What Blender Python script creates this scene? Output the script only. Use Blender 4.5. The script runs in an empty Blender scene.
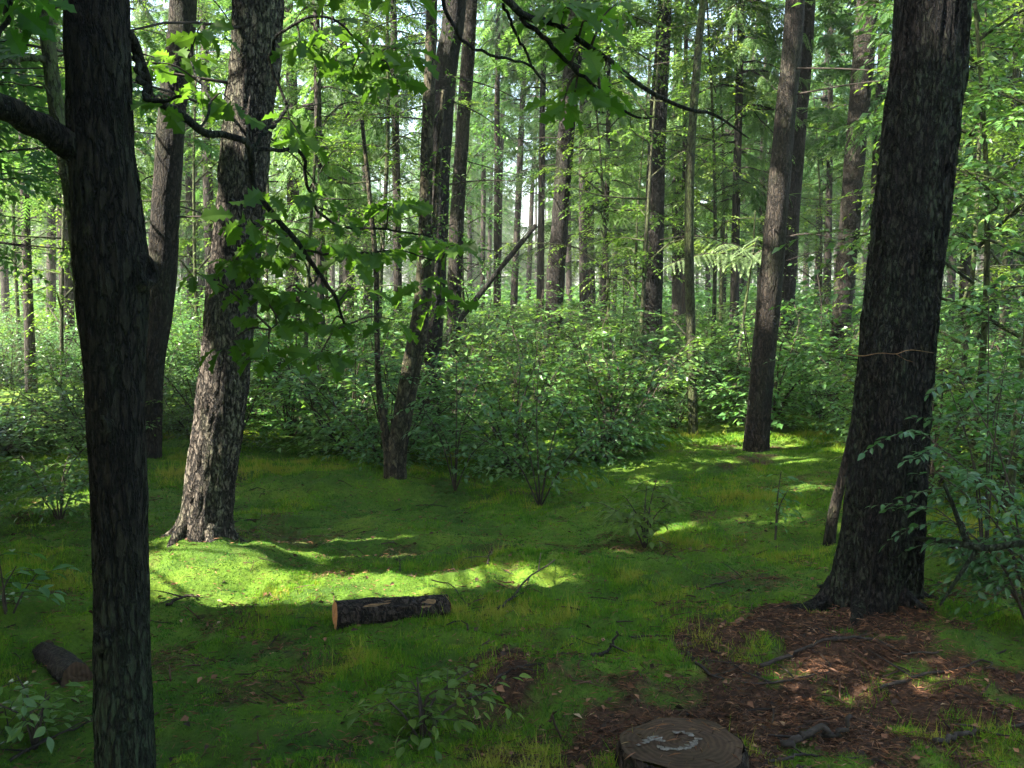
import bpy, math, random
import numpy as np
from mathutils import Vector

scene = bpy.context.scene
col = scene.collection
R = math.radians

# ------------------------------------------------------------------ camera
F = 1000.0                      # focal length in pixels of the 1024-wide frame
PITCH = R(4.8)
EYE = 1.55
cam_d = bpy.data.cameras.new('camera')
cam_d.sensor_width = 36.0
cam_d.lens = 36.0 * F / 1024.0
cam_d.clip_start = 0.05
cam_d.clip_end = 2000.0
cam = bpy.data.objects.new('camera', cam_d)
col.objects.link(cam)
cam.location = (0, 0, EYE)
cam.rotation_euler = (math.pi / 2 - PITCH, 0, 0)
scene.camera = cam

# ------------------------------------------------------------------ sky and sun
SUN_EL = R(43)
SUN_AZ = math.atan2(-0.93, -0.36)         # compass angle from +Y, clockwise
SUN = Vector((math.sin(SUN_AZ) * math.cos(SUN_EL), math.cos(SUN_AZ) * math.cos(SUN_EL), math.sin(SUN_EL)))
world = bpy.data.worlds.new('World')
scene.world = world
world.use_nodes = True
wn = world.node_tree
bg = wn.nodes['Background']
sky = wn.nodes.new('ShaderNodeTexSky')
sky.sky_type = 'NISHITA'
sky.sun_disc = False
sky.sun_elevation = SUN_EL
sky.sun_rotation = SUN_AZ
sky.air_density = 1.0
sky.dust_density = 3.0
wn.links.new(sky.outputs[0], bg.inputs['Color'])
bg.inputs['Strength'].default_value = 0.105
sun_d = bpy.data.lights.new('sun', 'SUN')
sun_d.energy = 5.0
sun_d.angle = R(0.53)
sun_d.color = (1.0, 0.93, 0.80)
sun = bpy.data.objects.new('sun', sun_d)
col.objects.link(sun)
sun.rotation_euler = SUN.to_track_quat('Z', 'Y').to_euler()
sun.location = (-20, -8, 30)

vs = scene.view_settings
vs.view_transform = 'Standard'
vs.look = 'None'
vs.gamma = 1.0
vs.use_curve_mapping = False
vs.exposure = 2.98

cy = scene.cycles
cy.max_bounces = 6
cy.diffuse_bounces = 4
cy.glossy_bounces = 2
cy.transmission_bounces = 4
cy.transparent_max_bounces = 4
cy.volume_bounces = 0
cy.caustics_reflective = False
cy.caustics_refractive = False
cy.use_denoising = True
cy.use_adaptive_sampling = True
cy.adaptive_threshold = 0.02
cy.sample_clamp_indirect = 4.0
HAZE_DENSITY = 0.0012

# ------------------------------------------------------------------ pixel -> place helpers
CP, SP = math.cos(PITCH), math.sin(PITCH)

def ray(px, py):
    u = (px - 512.0) / F
    v = -(py - 384.0) / F
    return np.array([u, CP + v * SP, -SP + v * CP])

def P(px, py, Y):
    d = ray(px, py)
    return np.array([0, 0, EYE]) + d * (Y / d[1])

def to_px(p):
    x, y, z = p[0], p[1], p[2] - EYE
    fw = y * CP - z * SP
    up = y * SP + z * CP
    return 512 + F * x / fw, 384 - F * up / fw

# ------------------------------------------------------------------ noise
def _hash(ix, iy, seed):
    h = (ix.astype(np.int64) * 374761393 + iy.astype(np.int64) * 668265263 + seed * 974711) & 0x7fffffff
    h = ((h ^ (h >> 13)) * 1274126177) & 0x7fffffff
    h = (h ^ (h >> 16)) & 0xffff
    return h / 65535.0

def vnoise(x, y, seed=0):
    x = np.asarray(x, float); y = np.asarray(y, float)
    ix = np.floor(x); iy = np.floor(y)
    fx = x - ix; fy = y - iy
    fx = fx * fx * (3 - 2 * fx); fy = fy * fy * (3 - 2 * fy)
    a = _hash(ix, iy, seed); b = _hash(ix + 1, iy, seed)
    c = _hash(ix, iy + 1, seed); d = _hash(ix + 1, iy + 1, seed)
    return (a * (1 - fx) + b * fx) * (1 - fy) + (c * (1 - fx) + d * fx) * fy

def fbm(x, y, seed=0, octaves=3):
    s = 0; a = 0.5; t = 0
    for o in range(octaves):
        s = s + a * vnoise(x * 2 ** o, y * 2 ** o, seed + o * 17); t += a; a *= 0.5
    return s / t

# ------------------------------------------------------------------ the lie of the land
MOUNDS = []
def height(x, y):
    x = np.asarray(x, float); y = np.asarray(y, float)
    r = np.hypot(x, y)
    h = (fbm(x * 0.32 + 3.1, y * 0.32 + 7.7, 5, 2) - 0.5) * 0.22
    h = h + (fbm(x * 1.3, y * 1.3, 9, 2) - 0.5) * 0.09 * np.clip(14 / (r + 1), 0, 1)
    near = np.clip((13 - r) / 4, 0, 1)
    h = h + (fbm(x * 2.6, y * 2.6, 25, 2) - 0.5) * 0.08 * near
    h = h + (np.abs(vnoise(x * 5.3, y * 5.3, 21) - 0.5)) * -0.09 * near
    h = h + (vnoise(x * 12, y * 12, 23) - 0.5) * 0.032 * near
    h = h + (fbm(x * 0.05, y * 0.05, 31, 2) - 0.5) * 1.2 * np.clip((r - 25) / 40, 0, 1)
    for (mx, my, rx, ry, a) in MOUNDS:
        h = h + a * np.exp(-((x - mx) / rx) ** 2 - ((y - my) / ry) ** 2)
    return h

def G(px, py):
    d = ray(px, py)
    t = EYE / max(-d[2], 1e-3)
    for _ in range(12):
        p = np.array([0, 0, EYE]) + d * t
        hz = float(height(p[0], p[1]))
        t += (hz - p[2]) / d[2]
    return np.array([0, 0, EYE]) + d * t

def _m(px, py, rx, ry, a):
    p = G(px, py); MOUNDS.append((p[0], p[1], rx, ry, a))
_m(203, 556, 0.42, 0.34, 0.10)
_m(585, 690, 0.38, 0.22, 0.10)
_m(520, 575, 0.42, 0.30, 0.09)
_m(880, 650, 0.95, 0.60, 0.12)
_m(390, 480, 0.60, 0.40, 0.10)
_m(640, 590, 0.50, 0.35, -0.05)
_m(330, 640, 0.70, 0.40, -0.04)
_m(20, 620, 0.50, 0.50, 0.08)

def litter_mask(x, y):
    c = G(900, 690)
    d = np.hypot((x - c[0]) / 1.30, (y - c[1]) / 0.85)
    m = 1.05 - d
    c2 = G(590, 752)
    d2 = np.hypot((x - c2[0]) / 0.55, (y - c2[1]) / 0.32)
    m = np.maximum(m, 0.30 - d2)
    c3 = G(730, 455)
    d3 = np.hypot((x - c3[0]) / 1.1, (y - c3[1]) / 1.0)
    m = np.maximum(m, 0.30 - d3)
    m = m + (fbm(x * 2.4, y * 2.4, 41, 3) - 0.5) * 2.8 + (vnoise(x * 9, y * 9, 43) - .5) * .9
    m = np.maximum(m, np.minimum((fbm(x * 2.9 + 40, y * 2.9, 47, 3) - .68) * 4, .20))
    return np.clip(m * 1.15 + .12, 0, 1)

# ------------------------------------------------------------------ mesh helpers
class MB:
    def __init__(self):
        self.v = []; self.n = 0; self.t = []; self.q = []; self.tr = []; self.qr = []
        self.tm = []; self.qm = []
    def add(self, v, tris=None, quads=None, rnd=0.5, m=0):
        v = np.asarray(v, float).reshape(-1, 3)
        if tris is not None and len(tris):
            t = np.asarray(tris, np.int64).reshape(-1, 3)
            self.t.append(t + self.n); self.tr.append(np.broadcast_to(np.asarray(rnd, float), (len(t),)))
            self.tm.append(np.full(len(t), m))
        if quads is not None and len(quads):
            q = np.asarray(quads, np.int64).reshape(-1, 4)
            self.q.append(q + self.n); self.qr.append(np.broadcast_to(np.asarray(rnd if np.ndim(rnd) == 0 else 0.5, float), (len(q),)))
            self.qm.append(np.full(len(q), m))
        self.v.append(v); self.n += len(v)

def cat(l, shape):
    return np.concatenate(l) if l else np.zeros(shape)

def mesh_of(name, mb, mats, smooth=True, off=(0, 0, 0)):
    me = bpy.data.meshes.new(name)
    v = cat(mb.v, (0, 3)) - np.asarray(off, float)
    t = cat(mb.t, (0, 3)).astype(np.int32); q = cat(mb.q, (0, 4)).astype(np.int32)
    me.vertices.add(len(v)); me.vertices.foreach_set('co', v.astype(np.float32).ravel())
    nl = len(t) * 3 + len(q) * 4
    me.loops.add(nl)
    me.loops.foreach_set('vertex_index', np.concatenate([t.ravel(), q.ravel()]).astype(np.int32))
    npoly = len(t) + len(q)
    me.polygons.add(npoly)
    tot = np.concatenate([np.full(len(t), 3), np.full(len(q), 4)]).astype(np.int32)
    start = np.concatenate([[0], np.cumsum(tot)[:-1]]).astype(np.int32) if npoly else np.zeros(0, np.int32)
    me.polygons.foreach_set('loop_start', start)
    try:
        me.polygons.foreach_set('loop_total', tot)
    except Exception:
        pass
    me.polygons.foreach_set('material_index', np.concatenate([cat(mb.tm, (0,)), cat(mb.qm, (0,))]).astype(np.int32))
    me.polygons.foreach_set('use_smooth', np.full(npoly, smooth))
    a = me.attributes.new('rnd', 'FLOAT', 'FACE')
    a.data.foreach_set('value', np.concatenate([cat(mb.tr, (0,)), cat(mb.qr, (0,))]).astype(np.float32))
    for m in (mats if isinstance(mats, (list, tuple)) else [mats]):
        me.materials.append(m)
    me.update(calc_edges=True)
    me.validate()
    return me

def link(name, me, parent=None):
    o = bpy.data.objects.new(name, me)
    col.objects.link(o)
    if parent is not None:
        o.parent = parent
    return o

def tag(o, label=None, cat_=None, group=None, kind=None):
    if label: o['label'] = label
    if cat_: o['category'] = cat_
    if group: o['group'] = group
    if kind: o['kind'] = kind
    return o

def thing(name, label, cat_, loc, group=None, rz=0.0):
    o = bpy.data.objects.new(name, None)
    o.empty_display_size = 0.2
    col.objects.link(o)
    o.location = tuple(float(c) for c in loc)
    o.rotation_euler = (0, 0, rz)
    return tag(o, label, cat_, group)

def norm(a):
    a = np.asarray(a, float)
    return a / np.maximum(np.linalg.norm(a, axis=-1, keepdims=True), 1e-9)

def smooth_path(pts, n):
    """Catmull-Rom through pts (any number of columns), n samples."""
    p = np.asarray(pts, float)
    if len(p) == 2:
        t = np.linspace(0, 1, n)[:, None]
        return p[0] * (1 - t) + p[1] * t
    seg = np.linalg.norm(np.diff(p[:, :3], axis=0), axis=1)
    s = np.concatenate([[0], np.cumsum(seg)])
    e = np.vstack([2 * p[0] - p[1], p, 2 * p[-1] - p[-2]])
    out = []
    for u in np.linspace(0, s[-1], n):
        i = min(int(np.searchsorted(s, u, 'right')) - 1, len(p) - 2)
        t = (u - s[i]) / max(s[i + 1] - s[i], 1e-9)
        a, b, c, d = e[i], e[i + 1], e[i + 2], e[i + 3]
        out.append(0.5 * (2 * b + (c - a) * t + (2 * a - 5 * b + 4 * c - d) * t * t + (3 * b - a - 3 * c + d) * t ** 3))
    return np.array(out)

def tube(mb, pts, rad, sides=6, m=0, rnd=0.5, bump=0.0, bump_scale=(6, 3), seed=0, flare=None, capped=True):
    """Tapered tube; bump displaces it with bark-like relief; flare = (height, amount, lobes, phase)."""
    p = np.asarray(pts, float); r = np.asarray(rad, float)
    n = len(p)
    tan = np.gradient(p, axis=0); tan = norm(tan)
    ref = np.array([1.0, 0, 0]) if abs(tan[0][0]) < 0.8 else np.array([0, 0, 1.0])
    X = norm(ref - tan * (tan @ ref)[:, None]); Yv = np.cross(tan, X)
    th = np.linspace(0, 2 * math.pi, sides, endpoint=False)
    rr = np.repeat(r[:, None], sides, 1)
    if flare:
        fh, fa, lobes, ph = flare
        zz = np.clip((p[:, 2] - p[0, 2]) / fh, 0, 3)
        k = np.exp(-zz * 1.7)[:, None] * fa
        rr = rr * (1 + k * (0.62 + 0.38 * np.cos(lobes * th + ph + 0.8 * np.sin(th * 2))[None, :]))
    if bump:
        s = np.concatenate([[0], np.cumsum(np.linalg.norm(np.diff(p, axis=0), axis=1))])
        a = np.cos(th)[None, :] * bump_scale[0]; b = np.sin(th)[None, :] * bump_scale[0]
        zz = s[:, None] * bump_scale[1]
        n1 = vnoise(a + zz * 0.31 + 50, b + zz + 20, seed) * 0.5 + vnoise(a + 9 - zz * 0.2, b - zz * 0.9 + 5, seed + 3) * 0.5
        n2 = vnoise(a * 2.7 + 5, b * 2.7 + zz * 2.3, seed + 7)
        n3 = np.abs(vnoise(a * 1.6 + 31, b * 1.6 + zz * 0.5, seed + 11) - 0.5) * 2
        rr = rr * (1 + bump * ((n1 - 0.5) * 0.9 + (n2 - 0.5) * 0.5 + (n3 - 0.4) * 0.8 - 0.5))
    v = p[:, None, :] + rr[..., None] * (np.cos(th)[None, :, None] * X[:, None, :] + np.sin(th)[None, :, None] * Yv[:, None, :])
    i = np.arange(n - 1)[:, None] * sides; j = np.arange(sides)[None, :]; j2 = (j + 1) % sides
    q = np.stack([i + j, i + j2, i + sides + j2, i + sides + j], -1).reshape(-1, 4)
    vv = v.reshape(-1, 3)
    tris = None
    if capped:
        vv = np.vstack([vv, p[0], p[-1]])
        c0, c1 = n * sides, n * sides + 1
        jj = np.arange(sides); j3 = (jj + 1) % sides
        tris = np.vstack([np.stack([np.full(sides, c0), j3, jj], 1),
                          np.stack([np.full(sides, c1), (n - 1) * sides + jj, (n - 1) * sides + j3], 1)])
    mb.add(vv, tris, q, rnd, m)

# leaf shapes, base at the origin, length 1 along +Y, upper side +Z
OVATE_V = np.array([[0, 0, 0], [0, .45, -.03], [0, 1, -.16], [-.26, .38, .06], [.26, .38, .06]], float)
OVATE_T = np.array([[0, 4, 1], [1, 4, 2], [0, 1, 3], [1, 2, 3]])
DIAM_V = np.array([[0, 0, 0], [.30, .45, .03], [0, 1, -.12], [-.30, .45, .03]], float)
DIAM_T = np.array([[0, 1, 2], [0, 2, 3]])
def _oak():
    h = [(0, 0), (.035, .06), (.16, .17), (.09, .27), (.27, .40), (.13, .49), (.31, .63), (.15, .71), (.22, .86), (.09, .92), (0, 1)]
    V = []; T = []
    for (x, y) in h: V.append((0, y, -.40 * y * y))
    n = len(h)
    for s in (1, -1):
        b = len(V)
        for (x, y) in h: V.append((s * x, y + .05 * x, .42 * x - .40 * y * y))
        for i in range(n - 1):
            for tri in ((i, b + i, b + i + 1), (i, b + i + 1, i + 1)):
                T.append(tri if s > 0 else tri[::-1])
    return np.array(V, float), np.array(T)
OAK_V, OAK_T = _oak()
def _long():
    """lance-shaped leaf with more outline points for plants near the lens"""
    h = [(0, 0), (.10, .12), (.20, .30), (.235, .48), (.19, .68), (.09, .86), (0, 1)]
    V = []; T = []
    for (x, y) in h: V.append((0, y, -.25 * y * y))
    n = len(h)
    for s in (1, -1):
        b = len(V)
        for (x, y) in h: V.append((s * x, y, .28 * x - .25 * y * y))
        for i in range(n - 1):
            for tri in ((i, b + i, b + i + 1), (i, b + i + 1, i + 1)):
                T.append(tri if s > 0 else tri[::-1])
    return np.array(V, float), np.array(T)
LONG_V, LONG_T = _long()
def _comb(n, w, half):
    V = []; T = []
    for i in range(n):
        y = (i + .5) / n
        for s in (1, -1):
            b = len(V)
            ww = w * (1 - .55 * y) * (0.85 + .3 * ((i * 7 + (s > 0) * 3) % 5) / 5)
            V += [(0, y - half, -.12 * y * y), (0, y + half, -.12 * y * y), (s * ww, y + .9 * ww, -.12 * y * y - .25 * ww)]
            T.append((b, b + 2, b + 1) if s > 0 else (b, b + 1, b + 2))
    b = len(V)
    V += [(-.03, .93, -.1), (.03, .93, -.1), (0, 1.1, -.15)]; T.append((b, b + 1, b + 2))
    return np.array(V, float), np.array(T)
COMB_V, COMB_T = _comb(8, .20, .050)
FINE_V, FINE_T = _comb(24, .085, .011)

def place(mb, tv, tt, pos, dr, up, scale, rnd, width=None, m=0):
    pos = np.asarray(pos, float); n = len(pos)
    if n == 0: return
    y = norm(dr); z = np.asarray(up, float)
    z = norm(z - y * np.sum(z * y, -1, keepdims=True)); x = np.cross(y, z)
    s = np.broadcast_to(np.asarray(scale, float), (n,))
    wx = s if width is None else s * np.broadcast_to(np.asarray(width, float), (n,))
    v = pos[:, None, :] + tv[None, :, 0, None] * (x * wx[:, None])[:, None, :] + tv[None, :, 1, None] * (y * s[:, None])[:, None, :] + tv[None, :, 2, None] * (z * s[:, None])[:, None, :]
    k = len(tv)
    t = tt[None] + (np.arange(n) * k)[:, None, None]
    mb.add(v.reshape(-1, 3), t.reshape(-1, 3), None, np.repeat(np.broadcast_to(np.asarray(rnd, float), (n,)), len(tt)), m)

# ------------------------------------------------------------------ materials
def new_mat(name):
    m = bpy.data.materials.new(name); m.use_nodes = True
    nt = m.node_tree
    for n in list(nt.nodes): nt.nodes.remove(n)
    out = nt.nodes.new('ShaderNodeOutputMaterial')
    return m, nt, out

def N(nt, kind, **kw):
    n = nt.nodes.new(kind)
    for k, v in kw.items():
        if k in n.inputs.keys(): n.inputs[k].default_value = v
        else: setattr(n, k, v)
    return n

def ramp(nt, fac, stops, interp='LINEAR'):
    r = nt.nodes.new('ShaderNodeValToRGB'); r.color_ramp.interpolation = interp
    e = r.color_ramp.elements
    while len(e) < len(stops): e.new(0.5)
    for i, (p, c) in enumerate(stops):
        e[i].position = p; e[i].color = (c[0], c[1], c[2], 1) if len(c) == 3 else c
    nt.links.new(fac, r.inputs[0])
    return r.outputs[0]

def mixc(nt, fac, a, b, mode='MIX'):
    m = nt.nodes.new('ShaderNodeMix'); m.data_type = 'RGBA'; m.blend_type = mode
    for s, x in ((0, fac), (6, a), (7, b)):
        if hasattr(x, 'is_output'): nt.links.new(x, m.inputs[s])
        else: m.inputs[s].default_value = x if s == 0 else (x[0], x[1], x[2], 1)
    return m.outputs[2]

def coords(nt, scale, vary=True):
    tc = nt.nodes.new('ShaderNodeTexCoord')
    mp = nt.nodes.new('ShaderNodeMapping'); mp.inputs['Scale'].default_value = scale
    nt.links.new(tc.outputs['Object'], mp.inputs[0])
    if vary:
        oi = nt.nodes.new('ShaderNodeObjectInfo')
        mu = nt.nodes.new('ShaderNodeMath'); mu.operation = 'MULTIPLY'; mu.inputs[1].default_value = 37.0
        nt.links.new(oi.outputs['Random'], mu.inputs[0])
        nt.links.new(mu.outputs[0], mp.inputs['Location'])
    return mp.outputs[0]

def bark(name, dark, mid, light, moss=(0.05, 0.075, 0.02), moss_amt=0.4, size=22.0, stretch=0.28, bump=0.9, rough=0.85, spec=0.25, low=0.0):
    m, nt, out = new_mat(name)
    c = coords(nt, (size, size, size * stretch))
    v = N(nt, 'ShaderNodeTexVoronoi', Scale=1.0, Randomness=1.0); v.feature = 'DISTANCE_TO_EDGE'
    n0 = N(nt, 'ShaderNodeTexNoise', Scale=0.8, Detail=4.0, Roughness=0.6)
    nt.links.new(c, n0.inputs['Vector'])
    mixv = nt.nodes.new('ShaderNodeMix'); mixv.data_type = 'VECTOR'
    mixv.inputs[0].default_value = 0.35
    nt.links.new(c, mixv.inputs[4])
    addv = nt.nodes.new('ShaderNodeVectorMath'); addv.operation = 'MULTIPLY_ADD'
    addv.inputs[1].default_value = (2.5, 2.5, 2.5)
    nt.links.new(n0.outputs['Color'], addv.inputs[0]); nt.links.new(c, addv.inputs[2])
    nt.links.new(addv.outputs[0], v.inputs['Vector'])
    n1 = N(nt, 'ShaderNodeTexNoise', Scale=2.6, Detail=6.0, Roughness=0.7)
    nt.links.new(c, n1.inputs['Vector'])
    crack = ramp(nt, v.outputs['Distance'], [(0.0, (0, 0, 0)), (0.16, (1, 1, 1))])
    plate = ramp(nt, n1.outputs['Fac'], [(0.30, dark), (0.52, mid), (0.72, light)])
    base = mixc(nt, crack, [k * 0.45 for k in dark], plate)
    big = N(nt, 'ShaderNodeTexNoise', Scale=0.13, Detail=5.0, Roughness=0.65)
    nt.links.new(c, big.inputs['Vector'])
    mm = ramp(nt, big.outputs['Fac'], [(0.62 - 0.28 * moss_amt, (0, 0, 0)), (0.78 - 0.22 * moss_amt, (1, 1, 1))])
    mm2 = ramp(nt, n1.outputs['Fac'], [(0.40, (0, 0, 0)), (0.62, (1, 1, 1))])
    mf = nt.nodes.new('ShaderNodeMath'); mf.operation = 'MULTIPLY'
    nt.links.new(mm, mf.inputs[0]); nt.links.new(mm2, mf.inputs[1])
    mf2 = nt.nodes.new('ShaderNodeMath'); mf2.operation = 'MULTIPLY'; mf2.inputs[1].default_value = min(1, moss_amt * 1.4)
    nt.links.new(mf.outputs[0], mf2.inputs[0])
    mfac = mf2.outputs[0]
    if low:                                    # algae thickest on the lower trunk
        tc = nt.nodes.new('ShaderNodeTexCoord'); sp = nt.nodes.new('ShaderNodeSeparateXYZ'); nt.links.new(tc.outputs['Object'], sp.inputs[0])
        mr = N(nt, 'ShaderNodeMapRange'); mr.inputs['From Min'].default_value = low; mr.inputs['From Max'].default_value = low * .45; nt.links.new(sp.outputs['Z'], mr.inputs['Value'])
        m3 = nt.nodes.new('ShaderNodeMath'); m3.operation = 'MULTIPLY'; nt.links.new(mr.outputs[0], m3.inputs[0])
        m4 = ramp(nt, n1.outputs['Fac'], [(0.36, (0, 0, 0)), (0.55, (.85, .85, .85))]); nt.links.new(m4, m3.inputs[1])
        m5 = nt.nodes.new('ShaderNodeMath'); m5.operation = 'MAXIMUM'; nt.links.new(mfac, m5.inputs[0]); nt.links.new(m3.outputs[0], m5.inputs[1]); mfac = m5.outputs[0]
    colr = mixc(nt, mfac, base, moss)
    b = N(nt, 'ShaderNodeBsdfPrincipled', Roughness=rough)
    b.inputs['Specular IOR Level'].default_value = spec
    nt.links.new(colr, b.inputs['Base Color'])
    hsum = nt.nodes.new('ShaderNodeMath'); hsum.operation = 'MULTIPLY_ADD'; hsum.inputs[1].default_value = 0.6
    nt.links.new(n1.outputs['Fac'], hsum.inputs[0]); nt.links.new(crack, hsum.inputs[2])
    bp = N(nt, 'ShaderNodeBump', Strength=bump, Distance=0.02)
    nt.links.new(hsum.outputs[0], bp.inputs['Height']); nt.links.new(bp.outputs[0], b.inputs['Normal'])
    nt.links.new(b.outputs[0], out.inputs[0])
    return m

def leafmat(name, c0, c1, trans=0.42, rough=0.42, spec=0.45, warm=(1.6, 1.68, 0.85), obj_vary=0.25):
    m, nt, out = new_mat(name)
    at = nt.nodes.new('ShaderNodeAttribute'); at.attribute_name = 'rnd'
    base = ramp(nt, at.outputs['Fac'], [(0.0, c0), (1.0, c1)])
    oi = nt.nodes.new('ShaderNodeObjectInfo')
    hs = nt.nodes.new('ShaderNodeHueSaturation')
    mr = N(nt, 'ShaderNodeMapRange'); mr.inputs['To Min'].default_value = 1 - obj_vary; mr.inputs['To Max'].default_value = 1 + obj_vary
    nt.links.new(oi.outputs['Random'], mr.inputs['Value']); nt.links.new(mr.outputs[0], hs.inputs['Value'])
    mh = N(nt, 'ShaderNodeMapRange'); mh.inputs['To Min'].default_value = 0.485; mh.inputs['To Max'].default_value = 0.51
    mm = nt.nodes.new('ShaderNodeMath'); mm.operation = 'FRACT'
    m7 = nt.nodes.new('ShaderNodeMath'); m7.operation = 'MULTIPLY'; m7.inputs[1].default_value = 7.3
    nt.links.new(oi.outputs['Random'], m7.inputs[0]); nt.links.new(m7.outputs[0], mm.inputs[0])
    nt.links.new(mm.outputs[0], mh.inputs['Value']); nt.links.new(mh.outputs[0], hs.inputs['Hue'])
    nt.links.new(base, hs.inputs['Color'])
    b = N(nt, 'ShaderNodeBsdfPrincipled', Roughness=rough)
    b.inputs['Specular IOR Level'].default_value = spec
    nt.links.new(hs.outputs[0], b.inputs['Base Color'])
    tr = nt.nodes.new('ShaderNodeBsdfTranslucent')
    nt.links.new(mixc(nt, 1.0, hs.outputs[0], warm, 'MULTIPLY'), tr.inputs['Color'])
    mx = nt.nodes.new('ShaderNodeMixShader'); mx.inputs[0].default_value = trans
    nt.links.new(b.outputs[0], mx.inputs[1]); nt.links.new(tr.outputs[0], mx.inputs[2])
    nt.links.new(mx.outputs[0], out.inputs[0])
    return m

def plain(name, c0, c1, scale=30.0, rough=0.85, bump=0.4, stretch=(1, 1, 1), spec=0.3):
    m, nt, out = new_mat(name)
    c = coords(nt, (scale * stretch[0], scale * stretch[1], scale * stretch[2]))
    n1 = N(nt, 'ShaderNodeTexNoise', Scale=1.0, Detail=6.0, Roughness=0.65)
    nt.links.new(c, n1.inputs['Vector'])
    b = N(nt, 'ShaderNodeBsdfPrincipled', Roughness=rough); b.inputs['Specular IOR Level'].default_value = spec
    nt.links.new(ramp(nt, n1.outputs['Fac'], [(0.3, c0), (0.7, c1)]), b.inputs['Base Color'])
    bp = N(nt, 'ShaderNodeBump', Strength=bump, Distance=0.01)
    nt.links.new(n1.outputs['Fac'], bp.inputs['Height']); nt.links.new(bp.outputs[0], b.inputs['Normal'])
    nt.links.new(b.outputs[0], out.inputs[0])
    return m

def speck(name, stops, rough=0.8, spec=0.2, trans=0.0):
    """colour picked per small piece from the 'rnd' attribute"""
    m, nt, out = new_mat(name)
    at = nt.nodes.new('ShaderNodeAttribute'); at.attribute_name = 'rnd'
    b = N(nt, 'ShaderNodeBsdfPrincipled', Roughness=rough); b.inputs['Specular IOR Level'].default_value = spec
    c = ramp(nt, at.outputs['Fac'], stops)
    nt.links.new(c, b.inputs['Base Color'])
    if trans:
        tr = nt.nodes.new('ShaderNodeBsdfTranslucent'); nt.links.new(mixc(nt, 1.0, c, (1.6, 1.5, .8), 'MULTIPLY'), tr.inputs['Color'])
        mx = nt.nodes.new('ShaderNodeMixShader'); mx.inputs[0].default_value = trans
        nt.links.new(b.outputs[0], mx.inputs[1]); nt.links.new(tr.outputs[0], mx.inputs[2]); nt.links.new(mx.outputs[0], out.inputs[0])
    else:
        nt.links.new(b.outputs[0], out.inputs[0])
    return m

M = {}
M['bark_oak'] = bark('bark_oak', (0.008, 0.0065, 0.005), (0.020, 0.016, 0.012), (0.048, 0.041, 0.031), moss=(0.050, 0.078, 0.042), moss_amt=0.62, size=42, stretch=0.26, low=1.05, bump=1.3)
M['bark_pine'] = bark('bark_pine', (0.018, 0.014, 0.011), (0.070, 0.056, 0.044), (0.25, 0.22, 0.18), moss=(0.15, 0.165, 0.09), moss_amt=0.6, size=30, stretch=0.45, bump=1.3)
M['bark_big'] = bark('bark_big', (0.006, 0.0045, 0.004), (0.022, 0.017, 0.014), (0.078, 0.064, 0.055), moss=(0.062, 0.088, 0.048), moss_amt=0.7, size=40, stretch=0.38, bump=1.6)
M['bark_brown'] = bark('bark_brown', (0.009, 0.007, 0.005), (0.026, 0.020, 0.0145), (0.082, 0.064, 0.047), moss=(0.040, 0.055, 0.022), moss_amt=0.5, size=28, stretch=0.35)
M['bark_dark'] = bark('bark_dark', (0.007, 0.006, 0.005), (0.019, 0.015, 0.012), (0.055, 0.045, 0.037), moss=(0.04, 0.055, 0.022), moss_amt=0.4, size=26, stretch=0.35)
M['bark_birch'] = bark('bark_birch', (0.014, 0.012, 0.008), (0.058, 0.049, 0.029), (0.18, 0.155, 0.092), moss=(0.045, 0.06, 0.018), moss_amt=0.5, size=18, stretch=0.5, bump=0.6)
M['bark_mossy'] = bark('bark_mossy', (0.018, 0.017, 0.010), (0.045, 0.046, 0.024), (0.11, 0.11, 0.065), moss=(0.06, 0.085, 0.022), moss_amt=0.9, size=22, stretch=0.4, bump=0.6)
M['bark_far'] = bark('bark_far', (0.014, 0.011, 0.009), (0.034, 0.027, 0.022), (0.09, 0.074, 0.06), moss=(0.06, 0.075, 0.04), moss_amt=0.3, size=10, stretch=0.3, bump=0.5)
M['twig'] = plain('twig', (0.02, 0.016, 0.012), (0.06, 0.045, 0.033), 40)
M['dead'] = plain('dead_wood', (0.013, 0.010, 0.008), (0.048, 0.036, 0.028), 35, stretch=(1, 1, 0.5))
M['oak_leaf'] = leafmat('oak_leaf', (0.040, 0.110, 0.016), (0.085, 0.19, 0.028), trans=0.58, spec=0.25)
M['beech_leaf'] = leafmat('beech_leaf', (0.044, 0.122, 0.037), (0.108, 0.222, 0.054), trans=0.42, rough=0.34, spec=0.6, warm=(1.8, 1.7, .8))
M['dark_leaf'] = leafmat('dark_leaf', (0.040, 0.110, 0.038), (0.080, 0.175, 0.050), trans=0.34, rough=0.34, spec=0.5)
M['birch_leaf'] = leafmat('birch_leaf', (0.055, 0.12, 0.02), (0.125, 0.20, 0.035), trans=0.5, rough=0.45, spec=0.4)
M['needle'] = leafmat('needle', (0.042, 0.100, 0.034), (0.088, 0.165, 0.052), trans=0.5, rough=0.5, spec=0.3)
M['larch'] = leafmat('larch_needle', (0.058, 0.125, 0.038), (0.115, 0.20, 0.058), trans=0.48, rough=0.5, spec=0.3)
M['spray'] = leafmat('sunlit_needle', (0.22, 0.34, 0.15), (0.34, 0.47, 0.24), trans=0.5, rough=0.5, spec=0.3)  # far paler than the other needles: the sun's brightness put into the colour
M['grass'] = speck('moss_blade', [(0.0, (0.020, 0.075, 0.022)), (0.35, (0.062, 0.168, 0.018)), (0.75, (0.145, 0.265, 0.020)), (1.0, (0.27, 0.27, 0.05))], rough=0.8, spec=0.08, trans=0.35)
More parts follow.
